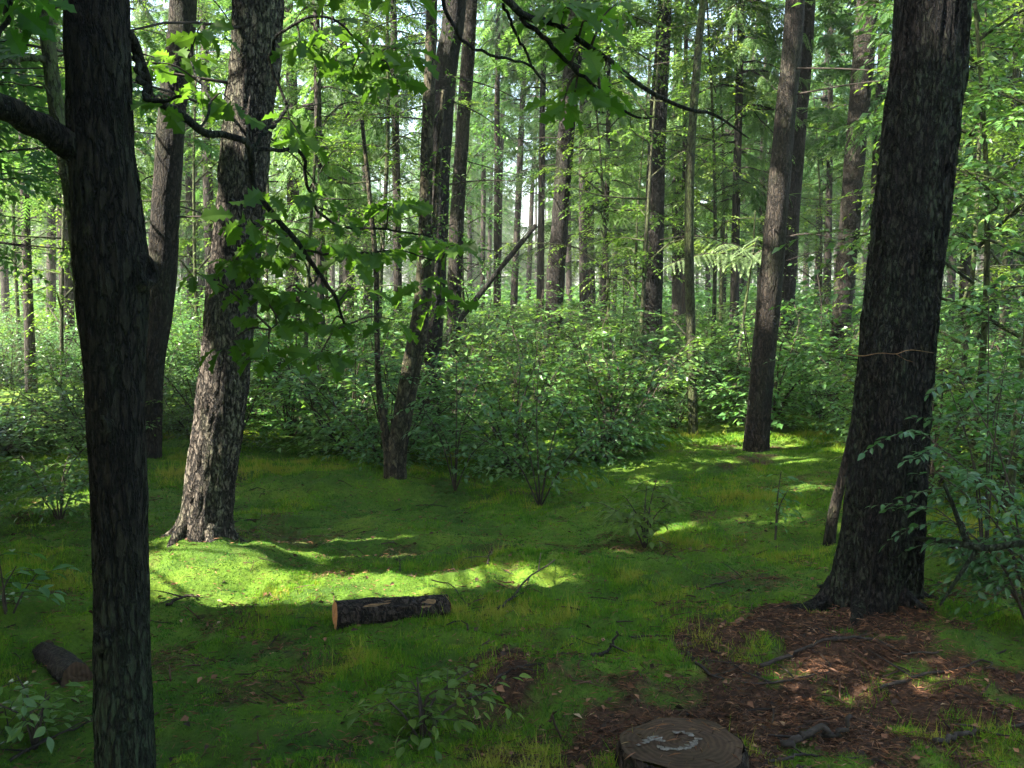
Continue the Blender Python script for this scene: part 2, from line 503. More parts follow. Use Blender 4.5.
M['litter'] = speck('litter', [(0.0, (0.018, 0.012, 0.009)), (0.35, (0.085, 0.043, 0.025)), (0.7, (0.22, 0.105, 0.055)), (0.93, (0.28, 0.15, 0.08)), (1.0, (0.34, 0.24, 0.14))], rough=0.75)

def ground_mat():
    m, nt, out = new_mat('moss_ground')
    tc = nt.nodes.new('ShaderNodeTexCoord')
    def nz(sc, det=6.0, ro=0.65):
        n = N(nt, 'ShaderNodeTexNoise', Scale=sc, Detail=det, Roughness=ro); nt.links.new(tc.outputs['Object'], n.inputs['Vector']); return n.outputs['Fac']
    big = nz(1.4, 5.0, 0.6); fine = nz(38.0, 6.0, 0.75); mid = nz(9.0, 6.0, 0.7)
    moss = ramp(nt, big, [(0.32, (0.042, 0.090, 0.012)), (0.52, (0.100, 0.180, 0.016)), (0.70, (0.18, 0.25, 0.022))])
    moss = mixc(nt, ramp(nt, fine, [(0.35, (0, 0, 0)), (0.65, (1, 1, 1))]), mixc(nt, 0.5, moss, (0.014, 0.030, 0.006)), moss)
    soil = ramp(nt, fine, [(0.30, (0.014, 0.010, 0.007)), (0.50, (0.078, 0.041, 0.024)), (0.72, (0.19, 0.098, 0.055))])
    soil = mixc(nt, ramp(nt, mid, [(0.35, (0, 0, 0)), (0.7, (1, 1, 1))]), mixc(nt, 0.55, soil, (0.015, 0.010, 0.008)), soil)
    at = nt.nodes.new('ShaderNodeAttribute'); at.attribute_name = 'litter'
    ad = nt.nodes.new('ShaderNodeMath'); ad.operation = 'MULTIPLY_ADD'; ad.inputs[1].default_value = 0.9
    nt.links.new(mid, ad.inputs[0]); nt.links.new(at.outputs['Fac'], ad.inputs[2])
    f = ramp(nt, ad.outputs[0], [(0.50, (0, 0, 0)), (0.95, (1, 1, 1))])
    b = N(nt, 'ShaderNodeBsdfPrincipled', Roughness=0.9); b.inputs['Specular IOR Level'].default_value = 0.15
    nt.links.new(mixc(nt, f, moss, soil), b.inputs['Base Color'])
    hs = nt.nodes.new('ShaderNodeMath'); hs.operation = 'MULTIPLY_ADD'; hs.inputs[1].default_value = 0.7
    nt.links.new(fine, hs.inputs[0]); nt.links.new(mid, hs.inputs[2])
    bp = N(nt, 'ShaderNodeBump', Strength=0.9, Distance=0.03)
    nt.links.new(hs.outputs[0], bp.inputs['Height']); nt.links.new(bp.outputs[0], b.inputs['Normal'])
    nt.links.new(b.outputs[0], out.inputs[0])
    return m
M['ground'] = ground_mat()

# ------------------------------------------------------------------ ground sheet
def axis(fine_lo, fine_hi, step, lo, hi, growth):
    a = list(np.arange(fine_lo, fine_hi + 1e-6, step))
    s = step; x = fine_hi
    while x < hi:
        s *= growth; x += s; a.append(min(x, hi))
    s = step; x = fine_lo
    while x > lo:
        s *= growth; x -= s; a.insert(0, max(x, lo))
    return np.array(a)
gx = axis(-4.2, 4.2, 0.032, -400, 400, 1.09)
gy = axis(2.2, 9.5, 0.032, -400, 400, 1.09)
XX, YY = np.meshgrid(gx, gy)
ZZ = height(XX, YY)
nx, ny = len(gx), len(gy)
gv = np.stack([XX, YY, ZZ], -1).reshape(-1, 3)
ii = (np.arange(ny - 1)[:, None] * nx + np.arange(nx - 1)[None, :]).ravel()
gmb = MB(); gmb.add(gv, None, np.stack([ii, ii + 1, ii + nx + 1, ii + nx], 1))
gme = mesh_of('ground', gmb, M['ground'])
la = gme.attributes.new('litter', 'FLOAT', 'POINT')
la.data.foreach_set('value', (litter_mask(XX, YY) * 0.75 * (np.hypot(XX, YY) < 30)).astype(np.float32).ravel())
tag(link('ground', gme), kind='structure')

# ------------------------------------------------------------------ tree builders
rng = np.random.default_rng(11)
LAND = []            # landmarks: (pixel x at eye level, short name, distance)

def conifer_crown(seed, H, z0, L, step=0.5, per=5, droop=0.35, comb=(COMB_V, COMB_T), twigs=13, mat='needle', blocked=None, thin=0.10):
    """sprays of needled twigs on drooping limbs, from z0 to the tip; the limbs are the tree's wood"""
    g = np.random.default_rng(seed)
    mb = MB(); wood = MB()
    z = z0
    while z < H - 0.2:
        f = (z - z0) / (H - z0)
        for k in range(per):
            if g.random() < (0.10 if z < z0 + 4.5 else thin): continue
            a = g.uniform(0, 2 * math.pi)
            Lb = L * (1 - f) ** 0.75 * g.uniform(0.55, 1.15) * min(1, 0.55 + f * 3) + 0.25
            d = np.array([math.cos(a), math.sin(a), 0]); side = np.array([-math.sin(a), math.cos(a), 0])
            zz = z + g.uniform(-.25, .25)
            dr = droop * g.uniform(.5, 1.5); bend = g.uniform(-.15, .15)
            def at(t):
                t = np.asarray(t)[:, None]
                return d * (t * Lb) + side * (bend * Lb * t * t) + np.array([0, 0, 1]) * (zz + 0.10 * Lb * t - dr * Lb * t ** 2 * .75 + 0.12 * Lb * t ** 4)
            if blocked is not None and blocked(at(np.linspace(0.05, 1, 14))): continue
            tube(wood, at(np.linspace(0, 1, 5)), np.linspace(.011 + .007 * Lb, .004, 5), 3)
            n = int(twigs * (0.6 + 0.4 * Lb / L))
            t = np.sort(g.uniform(.18, 1.0, n)); p = at(t); tn = norm(at(t + .02) - p)
            for s in (1, -1):
                dd = tn * g.uniform(.35, .8, (n, 1)) + side * s * g.uniform(.5, 1.0, (n, 1)) + np.array([0, 0, -1]) * g.uniform(0, .65, (n, 1))
                ln = Lb * .30 * (1.05 - .7 * t) + .14
                ln = ln * g.uniform(.7, 1.3, n)
                up = np.array([0, 0, 1]) + g.normal(0, .25, (n, 3))
                place(mb, comb[0], comb[1], p, dd, up, ln, np.clip(g.normal(.45 + .25 * g.normal(), .22, n), 0, 1), width=g.uniform(.8, 1.25, n))
            place(mb, comb[0], comb[1], at([.96]), tn[-1:], np.array([[0, 0, 1.]]), [.3 + .1 * Lb], [.6])
        z += step * g.uniform(.7, 1.3)
    return mb, wood

def spray(mb, wood, g, p0, d, L, leaf, droop=0.25, tv=OVATE_V, tt=OVATE_T, tone=0.5, gap=0.55, wr=0.003, flat=0.35):
    """one leafy twig: leaves alternate left and right along it, blades held level"""
    d = norm(d)
    side = norm(np.cross(d, [0, 0, 1.0])); 
    n = max(3, int(L / (leaf * gap)))
    t = np.linspace(.12, 1, n)
    bend = g.uniform(-.2, .2)
    pos = p0 + d * (t * L)[:, None] + side * (bend * L * t * t)[:, None] + np.array([0, 0, -1.]) * (droop * L * t * t)[:, None]
    if wood is not None:
        ts = np.linspace(0, 1, 4)
        tube(wood, p0 + d * (ts * L)[:, None] + side * (bend * L * ts * ts)[:, None] + np.array([0, 0, -1.]) * (droop * L * ts * ts)[:, None],
             np.linspace(wr, wr * .4, 4), 3)
    sgn = np.where(np.arange(n) % 2 == 0, 1.0, -1.0)
    tn = norm(d + side * (2 * bend * t)[:, None] + np.array([0, 0, -1.]) * (2 * droop * t)[:, None])
    ld = tn * .6 + side * (sgn * g.uniform(.6, 1.1, n))[:, None] + g.normal(0, .22, (n, 3))
    ld[-1] = tn[-1]
    up = np.array([0, 0, 1.0]) + g.normal(0, flat, (n, 3))
    sc = leaf * g.uniform(.65, 1.2, n) * (1 - .25 * np.abs(t - .6))
    place(mb, tv, tt, pos, ld, up, sc, np.clip(g.normal(tone, .2, n), 0, 1), width=g.uniform(.85, 1.15, n))

def bush(seed, h, w, stems=8, per=13, leaf=0.065, spread=1.0, sprayL=(.22, .5), tone=.5):
    """many-stemmed leafy bush: returns (wood, foliage)"""
    g = np.random.default_rng(seed)
    wood = MB(); mb = MB()
    for s in range(stems):
        a = 2 * math.pi * (s + g.uniform(-.35, .35)) / stems
        out = w * .5 * g.uniform(.2, 1.0) * spread; hh = h * (g.uniform(.5, 1.0) if s % 4 else g.uniform(.9, 1.1)) * (1.05 - .3 * (out / (w * .5)))
        d = np.array([math.cos(a), math.sin(a), 0])
        pts = np.array([d * 0.03, d * out * .35 + [0, 0, hh * .4], d * out * .75 + [0, 0, hh * .78], d * out * 1.05 + [0, 0, hh]])
        pts[1:] += g.normal(0, .04, (3, 3))
        path = smooth_path(pts, 8)
        tube(wood, path, np.linspace(.011, .003, 8), 4)
        tone_s = tone + g.normal(0, .12)
        for k in range(per):
            t = g.uniform(.04, 1) ** .9
            i = min(int(t * 7), 6); p = path[i] + (path[i + 1] - path[i]) * (t * 7 - i)
            aa = a + g.normal(0, 1.1)
            dd = np.array([math.cos(aa), math.sin(aa), g.uniform(-.1, .55)])
            spray(mb, wood, g, p, dd, g.uniform(*sprayL) * (1.15 - .5 * t), leaf, droop=g.uniform(.1, .45), tone=tone_s + g.normal(0, .1))
    return wood, mb

def broad_crown(seed, H, z0, L, branches=16, per=12, leaf=.06, tone=.5, tv=OVATE_V, tt=OVATE_T, rise=.35, sprayL=(.3, .7)):
    """wood (limbs) and leaves of a small broad-leaved tree whose stem is the z axis"""
    g = np.random.default_rng(seed)
    wood = MB(); mb = MB()
    for b in range(branches):
        f = (b + g.uniform(0, 1)) / branches
        z = z0 + (H - z0) * f * .95
        a = b * 2.4 + g.uniform(-.6, .6)
        Lb = L * (1 - .65 * f) * g.uniform(.55, 1.1)
        d = np.array([math.cos(a), math.sin(a), 0]); up = rise * g.uniform(.3, 1.6)
        pts = np.array([[0, 0, z], d * Lb * .5 + [0, 0, z + up * Lb * .6], d * Lb + [0, 0, z + up * Lb * .75]])
        pts[1:] += g.normal(0, .08 * Lb, (2, 3))
        path = smooth_path(pts, 7)
        tube(wood, path, np.linspace(.008 + .006 * Lb, .003, 7), 4)
        tb = tone + g.normal(0, .15)
        for k in range(per):
            t = g.uniform(.2, 1)
            i = min(int(t * 6), 5); p = path[i] + (path[i + 1] - path[i]) * (t * 6 - i)
            aa = a + g.normal(0, .9)
            spray(mb, wood, g, p, [math.cos(aa), math.sin(aa), g.uniform(-.25, .35)], g.uniform(*sprayL), leaf, droop=g.uniform(.15, .5), tone=tb + g.normal(0, .08), tv=tv, tt=tt)
    return wood, mb

def stem_mb(mb, H, r, g, wob=.12, sides=10, rings=16, flare=.35):
    z = np.linspace(-.15, H, rings)
    ph = g.uniform(0, 6, 4)
    x = wob * np.sin(z * .35 + ph[0]) * z / H + wob * .4 * np.sin(z * 1.1 + ph[1]) * z / H
    y = wob * np.sin(z * .3 + ph[2]) * z / H
    p = np.stack([x, y, z], 1)
    rr = r * (1 - .75 * (np.clip(z, 0, H) / H)) * (1 + flare * np.exp(-np.clip(z, 0, 99) * 2.2))
    tube(mb, p, rr, sides, bump=.10, bump_scale=(3, 3), seed=int(g.integers(99)))

# ---- prototypes of the repeated trees (meshes shared by every copy)
CONIFERS = []
for k, (H, z0, L, r, dr, mt, tw) in enumerate([(17, 4.2, 2.5, .17, .38, 'needle', 13), (16, 3.0, 2.3, .15, .55, 'larch', 12), (18, 5.5, 2.4, .18, .32, 'larch', 12),
                                           (15, 2.4, 2.2, .13, .45, 'needle', 14), (17, 6.5, 2.6, .17, .5, 'needle', 12), (14, 3.4, 2.0, .12, .5, 'larch', 13)]):
    g = np.random.default_rng(100 + k)
    fol, wood = conifer_crown(200 + k, H, z0, L, step=.46, per=5, droop=dr, twigs=tw + 2, thin=.55)
    stem_mb(wood, H, r, g)
    for q in range(9):                                   # dead snags below the crown
        z = g.uniform(1.2, z0 + .3); a = g.uniform(0, 6.28); l = g.uniform(.3, 1.3)
        d = np.array([math.cos(a), math.sin(a), g.uniform(-.25, .1)])
        tube(wood, np.array([[0, 0, z], d * l * .5 + [0, 0, z + .04], d * l + [0, 0, z - .05 * l]]), [.012, .008, .004], 3)
    CONIFERS.append((mesh_of('trunk', wood, M['bark_far']), mesh_of('crown', fol, M[mt], smooth=False), H, r))
BROADS = []
for k, (H, z0, L, r, mt, nb, per, lf) in enumerate([(5.5, 1.2, 1.5, .035, 'birch_leaf', 20, 12, .065), (7.5, 2.0, 1.8, .05, 'birch_leaf', 24, 12, .07),
                                               (4.0, .7, 1.3, .03, 'beech_leaf', 18, 12, .075), (9.0, 2.8, 2.0, .06, 'birch_leaf', 26, 12, .075)]):
    g = np.random.default_rng(300 + k)
    wood, fol = broad_crown(400 + k, H, z0, L, nb, per, lf)
    stem_mb(wood, H, r, g, wob=.25, sides=6, rings=18, flare=.2)
    BROADS.append((mesh_of('trunk', wood, M['bark_mossy']), mesh_of('crown', fol, M[mt], smooth=False), H, r))
BUSHES = []
for k, (h, w, st, per, lf, mt, tone) in enumerate([(1.36, 1.9, 11, 27, .085, 'beech_leaf', .5), (1.2, 1.8, 11, 27, .06, 'dark_leaf', .5), (1.5, 1.8, 11, 27, .078, 'beech_leaf', .6),
                                              (1.0, 1.7, 10, 27, .055, 'beech_leaf', .55), (1.32, 2.0, 12, 27, .07, 'dark_leaf', .6), (1.68, 1.7, 10, 27, .08, 'beech_leaf', .45),
                                              (1.15, 1.6, 10, 22, .055, 'birch_leaf', .4)]):
    wood, fol = bush(500 + k, h, w, st, per, lf, tone=tone)
    BUSHES.append((mesh_of('stem', wood, M['twig']), mesh_of('foliage', fol, M[mt], smooth=False), h))

# ---- trees that the photograph shows one by one
def trunk_path(pts, Y, top, base_drop=.2):
    """pts = (px, py, width px) from the base up; Y the distance. Returns world path and radii, carried on to height top"""
    W = np.array([P(a, b, Y) for a, b, _ in pts]); rad = np.array([w * .5 * Y / F for _, _, w in pts])
    gz = float(height(W[0, 0], W[0, 1]))
    W[0, 2] = gz - base_drop
    d = norm(W[-1] - W[-2]); d[0] *= .5
    n = 4
    zs = np.linspace(W[-1, 2], top, n + 1)[1:]
    ext = np.array([W[-1] + d / d[2] * (z - W[-1, 2]) * .6 for z in zs]); ext[:, 2] = zs
    re = rad[-1] * np.linspace(1, .25, n + 1)[1:]
    return np.vstack([W, ext]), np.concatenate([rad, re]), gz

def photo_tree(name, label, cat_, short, pts, Y, mat, top=12.0, sides=24, rings=120, bump=.12, flare=(.35, .3, 5, 0), crown=None, crown_z=6.0, crown_s=1.0,
               snags=0, snag_z=(1.5, 4.5), seed=1, bump_scale=(5, 5), group='trees of the wood', drop=.2, snag_len=(.5, 1.8)):
    W, rad, gz = trunk_path(pts, Y, top, drop)
    base = np.array([W[0, 0], W[0, 1], gz])
    root = thing(name, label, cat_, base, group)
    pr = smooth_path(np.column_stack([W, rad]), rings)
    mb = MB(); tube(mb, pr[:, :3], pr[:, 3], sides, bump=bump, bump_scale=bump_scale, seed=seed, flare=flare)
    tr = link('trunk', mesh_of('trunk', mb, M[mat], off=base), root)
    g = np.random.default_rng(seed + 900)
    for k in range(snags):
        z = gz + g.uniform(*snag_z); i = int(np.argmin(abs(pr[:, 2] - z)))
        a = g.uniform(0, 6.28); l = g.uniform(*snag_len); d = np.array([math.cos(a), math.sin(a), g.uniform(-.25, .15)])
        s0 = pr[i, :3]; b = MB()
        tube(b, smooth_path(np.array([s0, s0 + d * l * .5 + g.normal(0, .03, 3), s0 + d * l + [0, 0, -.08 * l]]), 7), np.linspace(.011, .003, 7), 5)
        link('branch', mesh_of('branch', b, M['dead'], off=base), root)
    if crown is not None:
        c = link('crown', crown, root)
        i = int(np.argmin(abs(pr[:, 2] - crown_z)))
        c.location = (pr[i, 0] - base[0], pr[i, 1] - base[1], crown_z - gz)
        c.scale = (crown_s,) * 3
        c.rotation_euler = (0, 0, g.uniform(0, 6))
    LAND.append((float(np.interp(300, [p[1] for p in pts][::-1], [p[0] for p in pts][::-1])), short, Y))
    return root, pr, base

# high crowns for trees whose boles run out of the frame
HIGH = []
for k in range(2):
    fol, wood = conifer_crown(700 + k, 9.0, 0, 2.5, step=.5, per=4, droop=.35, twigs=12, thin=.5)
    for vv, tt_, rr_ in zip([cat(wood.v, (0, 3))], [cat(wood.q, (0, 4))], [0.1]):
        pass
    HIGH.append(mesh_of('crown', fol, M['needle'], smooth=False))

pine, pine_pr, pine_base = photo_tree('pine_tree', 'pine with a flaky grey bole and sunlit foot on a mossy mound behind the log', 'tree', 'the sunlit pine',
    [(205, 553, 54), (208, 500, 53), (221, 400, 52), (232, 300, 51), (241, 200, 50), (250, 100, 50), (258, 0, 51)], 6.15, 'bark_pine', top=15, sides=72, rings=300,
    bump=.13, bump_scale=(7, 9), flare=(.18, .85, 5, 1.0), crown=HIGH[0], crown_z=6.0, crown_s=1.05, snags=7, snag_z=(2.2, 4.6), seed=3)
photo_tree('pine_tree', 'straight shaded bole close behind the dark forked oak, on its right', 'tree', 'the bole behind the oak',
    [(148, 462, 26), (151, 380, 25), (160, 300, 29), (166, 200, 29), (173, 100, 27), (183, 0, 27)], 9.8, 'bark_brown', top=15, sides=28, rings=120, crown=CONIFERS[4][1], crown_z=.2, seed=5, snags=8, snag_z=(1.8, 5))
photo_tree('pine_tree', 'dark bole directly behind the three-stemmed birch', 'tree', 'the dark bole by the birch',
    [(427, 420, 25), (430, 360, 24), (434, 290, 24), (440, 150, 24), (447, 60, 23), (455, 0, 23)], 11.5, 'bark_dark', top=16, sides=28, rings=120, crown=CONIFERS[2][1], crown_z=.3, seed=6, snags=10, snag_z=(2, 6))
photo_tree('pine_tree', 'brownish bole just right of the dark bole that stands behind the birch', 'tree', 'the bole beside the birch',
    [(452, 330, 15), (456, 240, 15), (462, 140, 14), (471, 0, 14)], 15.5, 'bark_brown', top=16, sides=16, rings=60, crown=CONIFERS[4][1], crown_z=.3, seed=7, snags=5)
photo_tree('pine_tree', 'tall dark bole beside the open white sky gap, right of the leaning dead pole', 'tree', 'the bole by the sky gap',
    [(551, 345, 20), (555, 290, 19), (560, 220, 18), (565, 150, 18), (571, 80, 18), (578, 0, 18)], 18, 'bark_dark', top=17, sides=18, rings=80, crown=CONIFERS[2][1], crown_z=.3, seed=8, snags=5)
photo_tree('pine_tree', 'nearly black upright bole left of the slim pale sapling stem', 'tree', 'the black bole',
    [(651, 352, 22), (652, 300, 22), (655, 200, 20), (658, 120, 18), (664, 20, 15)], 16, 'bark_dark', top=17, sides=18, rings=80, crown=CONIFERS[2][1], crown_z=.3, seed=9, snags=6)
photo_tree('pine_tree', 'reddish brown bole leaning slightly right, its foot at the back of the moss', 'tree', 'the leaning brown bole',
    [(755, 448, 27), (760, 400, 25), (768, 310, 25), (776, 220, 23), (785, 120, 21), (795, 0, 20)], 10.6, 'bark_brown', top=16, sides=32, rings=140, crown=CONIFERS[4][1], crown_z=.3, seed=10, snags=4)
photo_tree('pine_tree', 'darker bole half hidden close behind the leaning brown bole', 'tree', 'the bole half hidden behind it',
    [(784, 325, 18), (790, 240, 17), (798, 140, 16), (808, 0, 16)], 17, 'bark_dark', top=17, sides=16, rings=60, crown=CONIFERS[0][1], crown_z=.3, seed=12, snags=4)
photo_tree('pine_tree', 'grey brown bole left of the massive trunk with a thin branch crossing it', 'tree', 'the grey bole',
    [(833, 394, 19), (840, 330, 20), (848, 240, 21), (857, 130, 21), (868, 0, 22)], 15.5, 'bark_brown', top=17, sides=20, rings=80, crown=CONIFERS[4][1], crown_z=.3, seed=13, snags=6)
photo_tree('pine_tree', 'thin bole squeezed between the grey bole and the massive trunk', 'tree', 'the thin squeezed bole',
    [(868, 330, 11), (874, 230, 11), (880, 110, 11), (886, 0, 10)], 20, 'bark_far', top=15, sides=12, rings=50, crown=CONIFERS[0][1], crown_z=.3, seed=14)
big, big_pr, big_base = photo_tree('pine_tree', 'massive dark trunk with green lichen standing on the reddish needle litter', 'tree', 'the massive trunk',
    [(868, 632, 80), (872, 600, 79), (878, 550, 78), (887, 480, 77), (893, 400, 76), (902, 300, 75), (913, 200, 75), (924, 100, 74), (933, 0, 72)], 4.75, 'bark_big', top=14, sides=110, rings=420,
    bump=.13, bump_scale=(9, 9), flare=(.42, .80, 5, 2.6), crown=HIGH[1], crown_z=6.0, crown_s=1.0, seed=15)
photo_tree('sapling', 'mossy sunlit sapling stem emerging from behind the left foot of the massive trunk', 'sapling', 'the mossy sapling',
    [(826, 548, 15), (832, 520, 12), (842, 480, 10), (851, 440, 9), (862, 390, 8), (880, 310, 8)], 6.3, 'bark_brown', top=3.6, sides=14, rings=70, seed=16, flare=(.1, .4, 4, 0))
slim, slim_pr, slim_base = photo_tree('sapling', 'slim pale mossy sapling stem standing alone in front of the undergrowth', 'sapling', 'the slim stem',
    [(694, 434, 11), (692, 380, 10), (690, 300, 10), (689, 230, 10), (691, 150, 9), (699, 40, 8), (703, 0, 7)], 11.7, 'bark_mossy', top=8.5, sides=14, rings=90, seed=17, flare=(.1, .4, 4, 0))

def roots(root, base, r, n, seed, mat, reach=.7):
    g = np.random.default_rng(seed)
    for k in range(n):
        a = 2 * math.pi * (k + g.uniform(-.3, .3)) / n; l = reach * g.uniform(.6, 1.2); wv = g.uniform(-.4, .4)
        ts = np.linspace(0, 1, 16); rr = r * .75 + ts * l
        x = base[0] + np.cos(a + wv * ts) * rr; y = base[1] + np.sin(a + wv * ts) * rr
        z = height(x, y) + .10 * np.exp(-ts * 6) * (r / .2) + .004 - .06 * ts
        mb = MB(); tube(mb, np.stack([x, y, z], 1), r * .30 * (1 - ts) ** .8 * g.uniform(.7, 1.1) + .008, 14, bump=.2, bump_scale=(3, 9), seed=seed + k)
        link('root', mesh_of('root', mb, M[mat], off=base), root)
roots(big, big_base, .19, 6, 5, 'bark_big', .40)
roots(pine, pine_base, .17, 6, 6, 'bark_pine', .28)

# ------------------------------------------------------------------ the forked oak in front, with its leafy branches
oak, oak_pr, oak_base = photo_tree('oak_tree', 'dark knotted oak trunk close to the lens with a thick branch forking left', 'tree', 'the dark oak',
    [(128, 893, 72), (125, 768, 63), (123, 680, 59), (121, 560, 57), (118, 450, 58), (115, 380, 61), (113, 290, 73), (108, 225, 71), (102, 150, 64), (99, 80, 61), (96, 0, 61)], 2.5, 'bark_oak',
    top=6.5, sides=96, rings=380, bump=.11, bump_scale=(6, 10), flare=(.2, .25, 5, 0), seed=21)
def knot(root, base, c, r, dirn, mat):
    mb = MB(); a = np.linspace(0, 2 * math.pi, 20, endpoint=False)
    n = norm(np.array(dirn)); x = norm(np.cross(n, [0, 0, 1.0])); y = np.cross(x, n)
    prof = [(1.25, -.35), (1.1, .12), (.85, .42), (.6, .40), (.4, .12), (.15, .02)]
    rows = []
    for (q, h) in prof:
        rows.append(c + r * (q * (np.cos(a)[:, None] * x + 1.25 * np.sin(a)[:, None] * y) * (1 + .12 * np.sin(3 * a + q * 4))[:, None] + h * n))
    v = np.concatenate(rows); k = 20
    i = np.arange(len(prof) - 1)[:, None] * k; j = np.arange(k)[None]; j2 = (j + 1) % k
    mb.add(np.vstack([v, c + 0.0 * n]), [(len(prof) * k, (len(prof) - 1) * k + q, (len(prof) - 1) * k + (q + 1) % k) for q in range(k)], np.stack([i + j, i + j2, i + k + j2, i + k + j], -1).reshape(-1, 4))
    link('knot', mesh_of('knot', mb, M[mat], off=base), root)
knot(oak, oak_base, P(146, 272, 2.48), .033, (.9, -.45, .1), 'bark_oak')
knot(oak, oak_base, P(101, 640, 2.435), .022, (-.45, -.9, 0), 'bark_oak')
knot(oak, oak_base, P(104, 425, 2.435), .020, (-.4, -.9, 0), 'bark_oak')

def near_branch(root, base, pts, rad, mat, sides=12, bump=.1, seed=0, name='branch', n=60):
    """pts = (px, py, Y)"""
    W = np.array([P(a, b, c) if len(t) == 3 else np.array(t[3]) for t in pts for (a, b, c) in [t[:3]]])
    pr = smooth_path(np.column_stack([W, rad]), n)
    pr[:, :3] += (np.stack([vnoise(np.arange(n) * .35, np.full(n, k * 9.1), seed) for k in range(3)], 1) - .5) * np.minimum(pr[:, 3:4] * 2.2, .02)
    mb = MB(); tube(mb, pr[:, :3], pr[:, 3], sides, bump=bump, bump_scale=(4, 12), seed=seed)
    return link(name, mesh_of(name, mb, M[mat], off=base), root), pr

near_branch(oak, oak_base, [(108, 190, 2.5), (85, 158, 2.48), (55, 136, 2.42), (20, 117, 2.35), (-30, 97, 2.25), (-120, 60, 2.1), (-260, -40, 2.0)], [.052, .042, .036, .032, .03, .026, .02], 'bark_oak', seed=4)

def leaf_cluster(mb, twig, g, centre, r, n, leaf, anchor):
    """oak leaves in a loose bunch, joined to the branch at anchor by a thin twig"""
    mid = (centre + anchor) * .5 + np.array([0, 0, .02])
    tube(twig, smooth_path(np.array([anchor, mid, centre]), 7), np.linspace(.0035, .0015, 7), 5)
    a = g.uniform(0, 6.28) + np.arange(n) * 2.4
    d = np.stack([np.cos(a), np.sin(a), g.uniform(-.75, .15, n)], 1)
    pos = centre + d * (r * g.uniform(.05, .7, n))[:, None]
    up = np.array([0, 0, 1.]) + g.normal(0, .75, (n, 3))
    place(mb, OAK_V, OAK_T, pos, d, up, leaf * g.uniform(.7, 1.15, n), np.clip(g.normal(.5, .25, n), 0, 1), width=g.uniform(.95, 1.25, n))

def leafy_branch(lines, clusters, seed, leaf=.076, many=2.3):
    """lines: list of (pts, radii) px polylines, the first the main one; clusters: (px, py, Y, r, n)"""
    g = np.random.default_rng(seed)
    main, pr = near_branch(oak, oak_base, lines[0][0], lines[0][1], 'bark_oak', sides=9, seed=seed)
    allp = [pr[:, :3]]
    for (pts, rad) in lines[1:]:
        b, p2 = near_branch(main, oak_base, pts, rad, 'bark_oak', sides=7, seed=seed + 1, name='twig'); allp.append(p2[:, :3])
    allp = np.concatenate(allp)
    fol = MB(); tw = MB()
    for (px, py, Y, r, n) in clusters:
        c = P(px, py, Y); k = int(np.argmin(np.linalg.norm(allp - c, axis=1)))
        leaf_cluster(fol, tw, g, c, r, int(n * many), leaf, allp[k])
    f = link('foliage', mesh_of('foliage', fol, M['oak_leaf'], smooth=False, off=oak_base), main)
    t = link('leaf_stalk', mesh_of('leaf_stalk', tw, M['twig'], off=oak_base), main); t['kind'] = 'stuff'

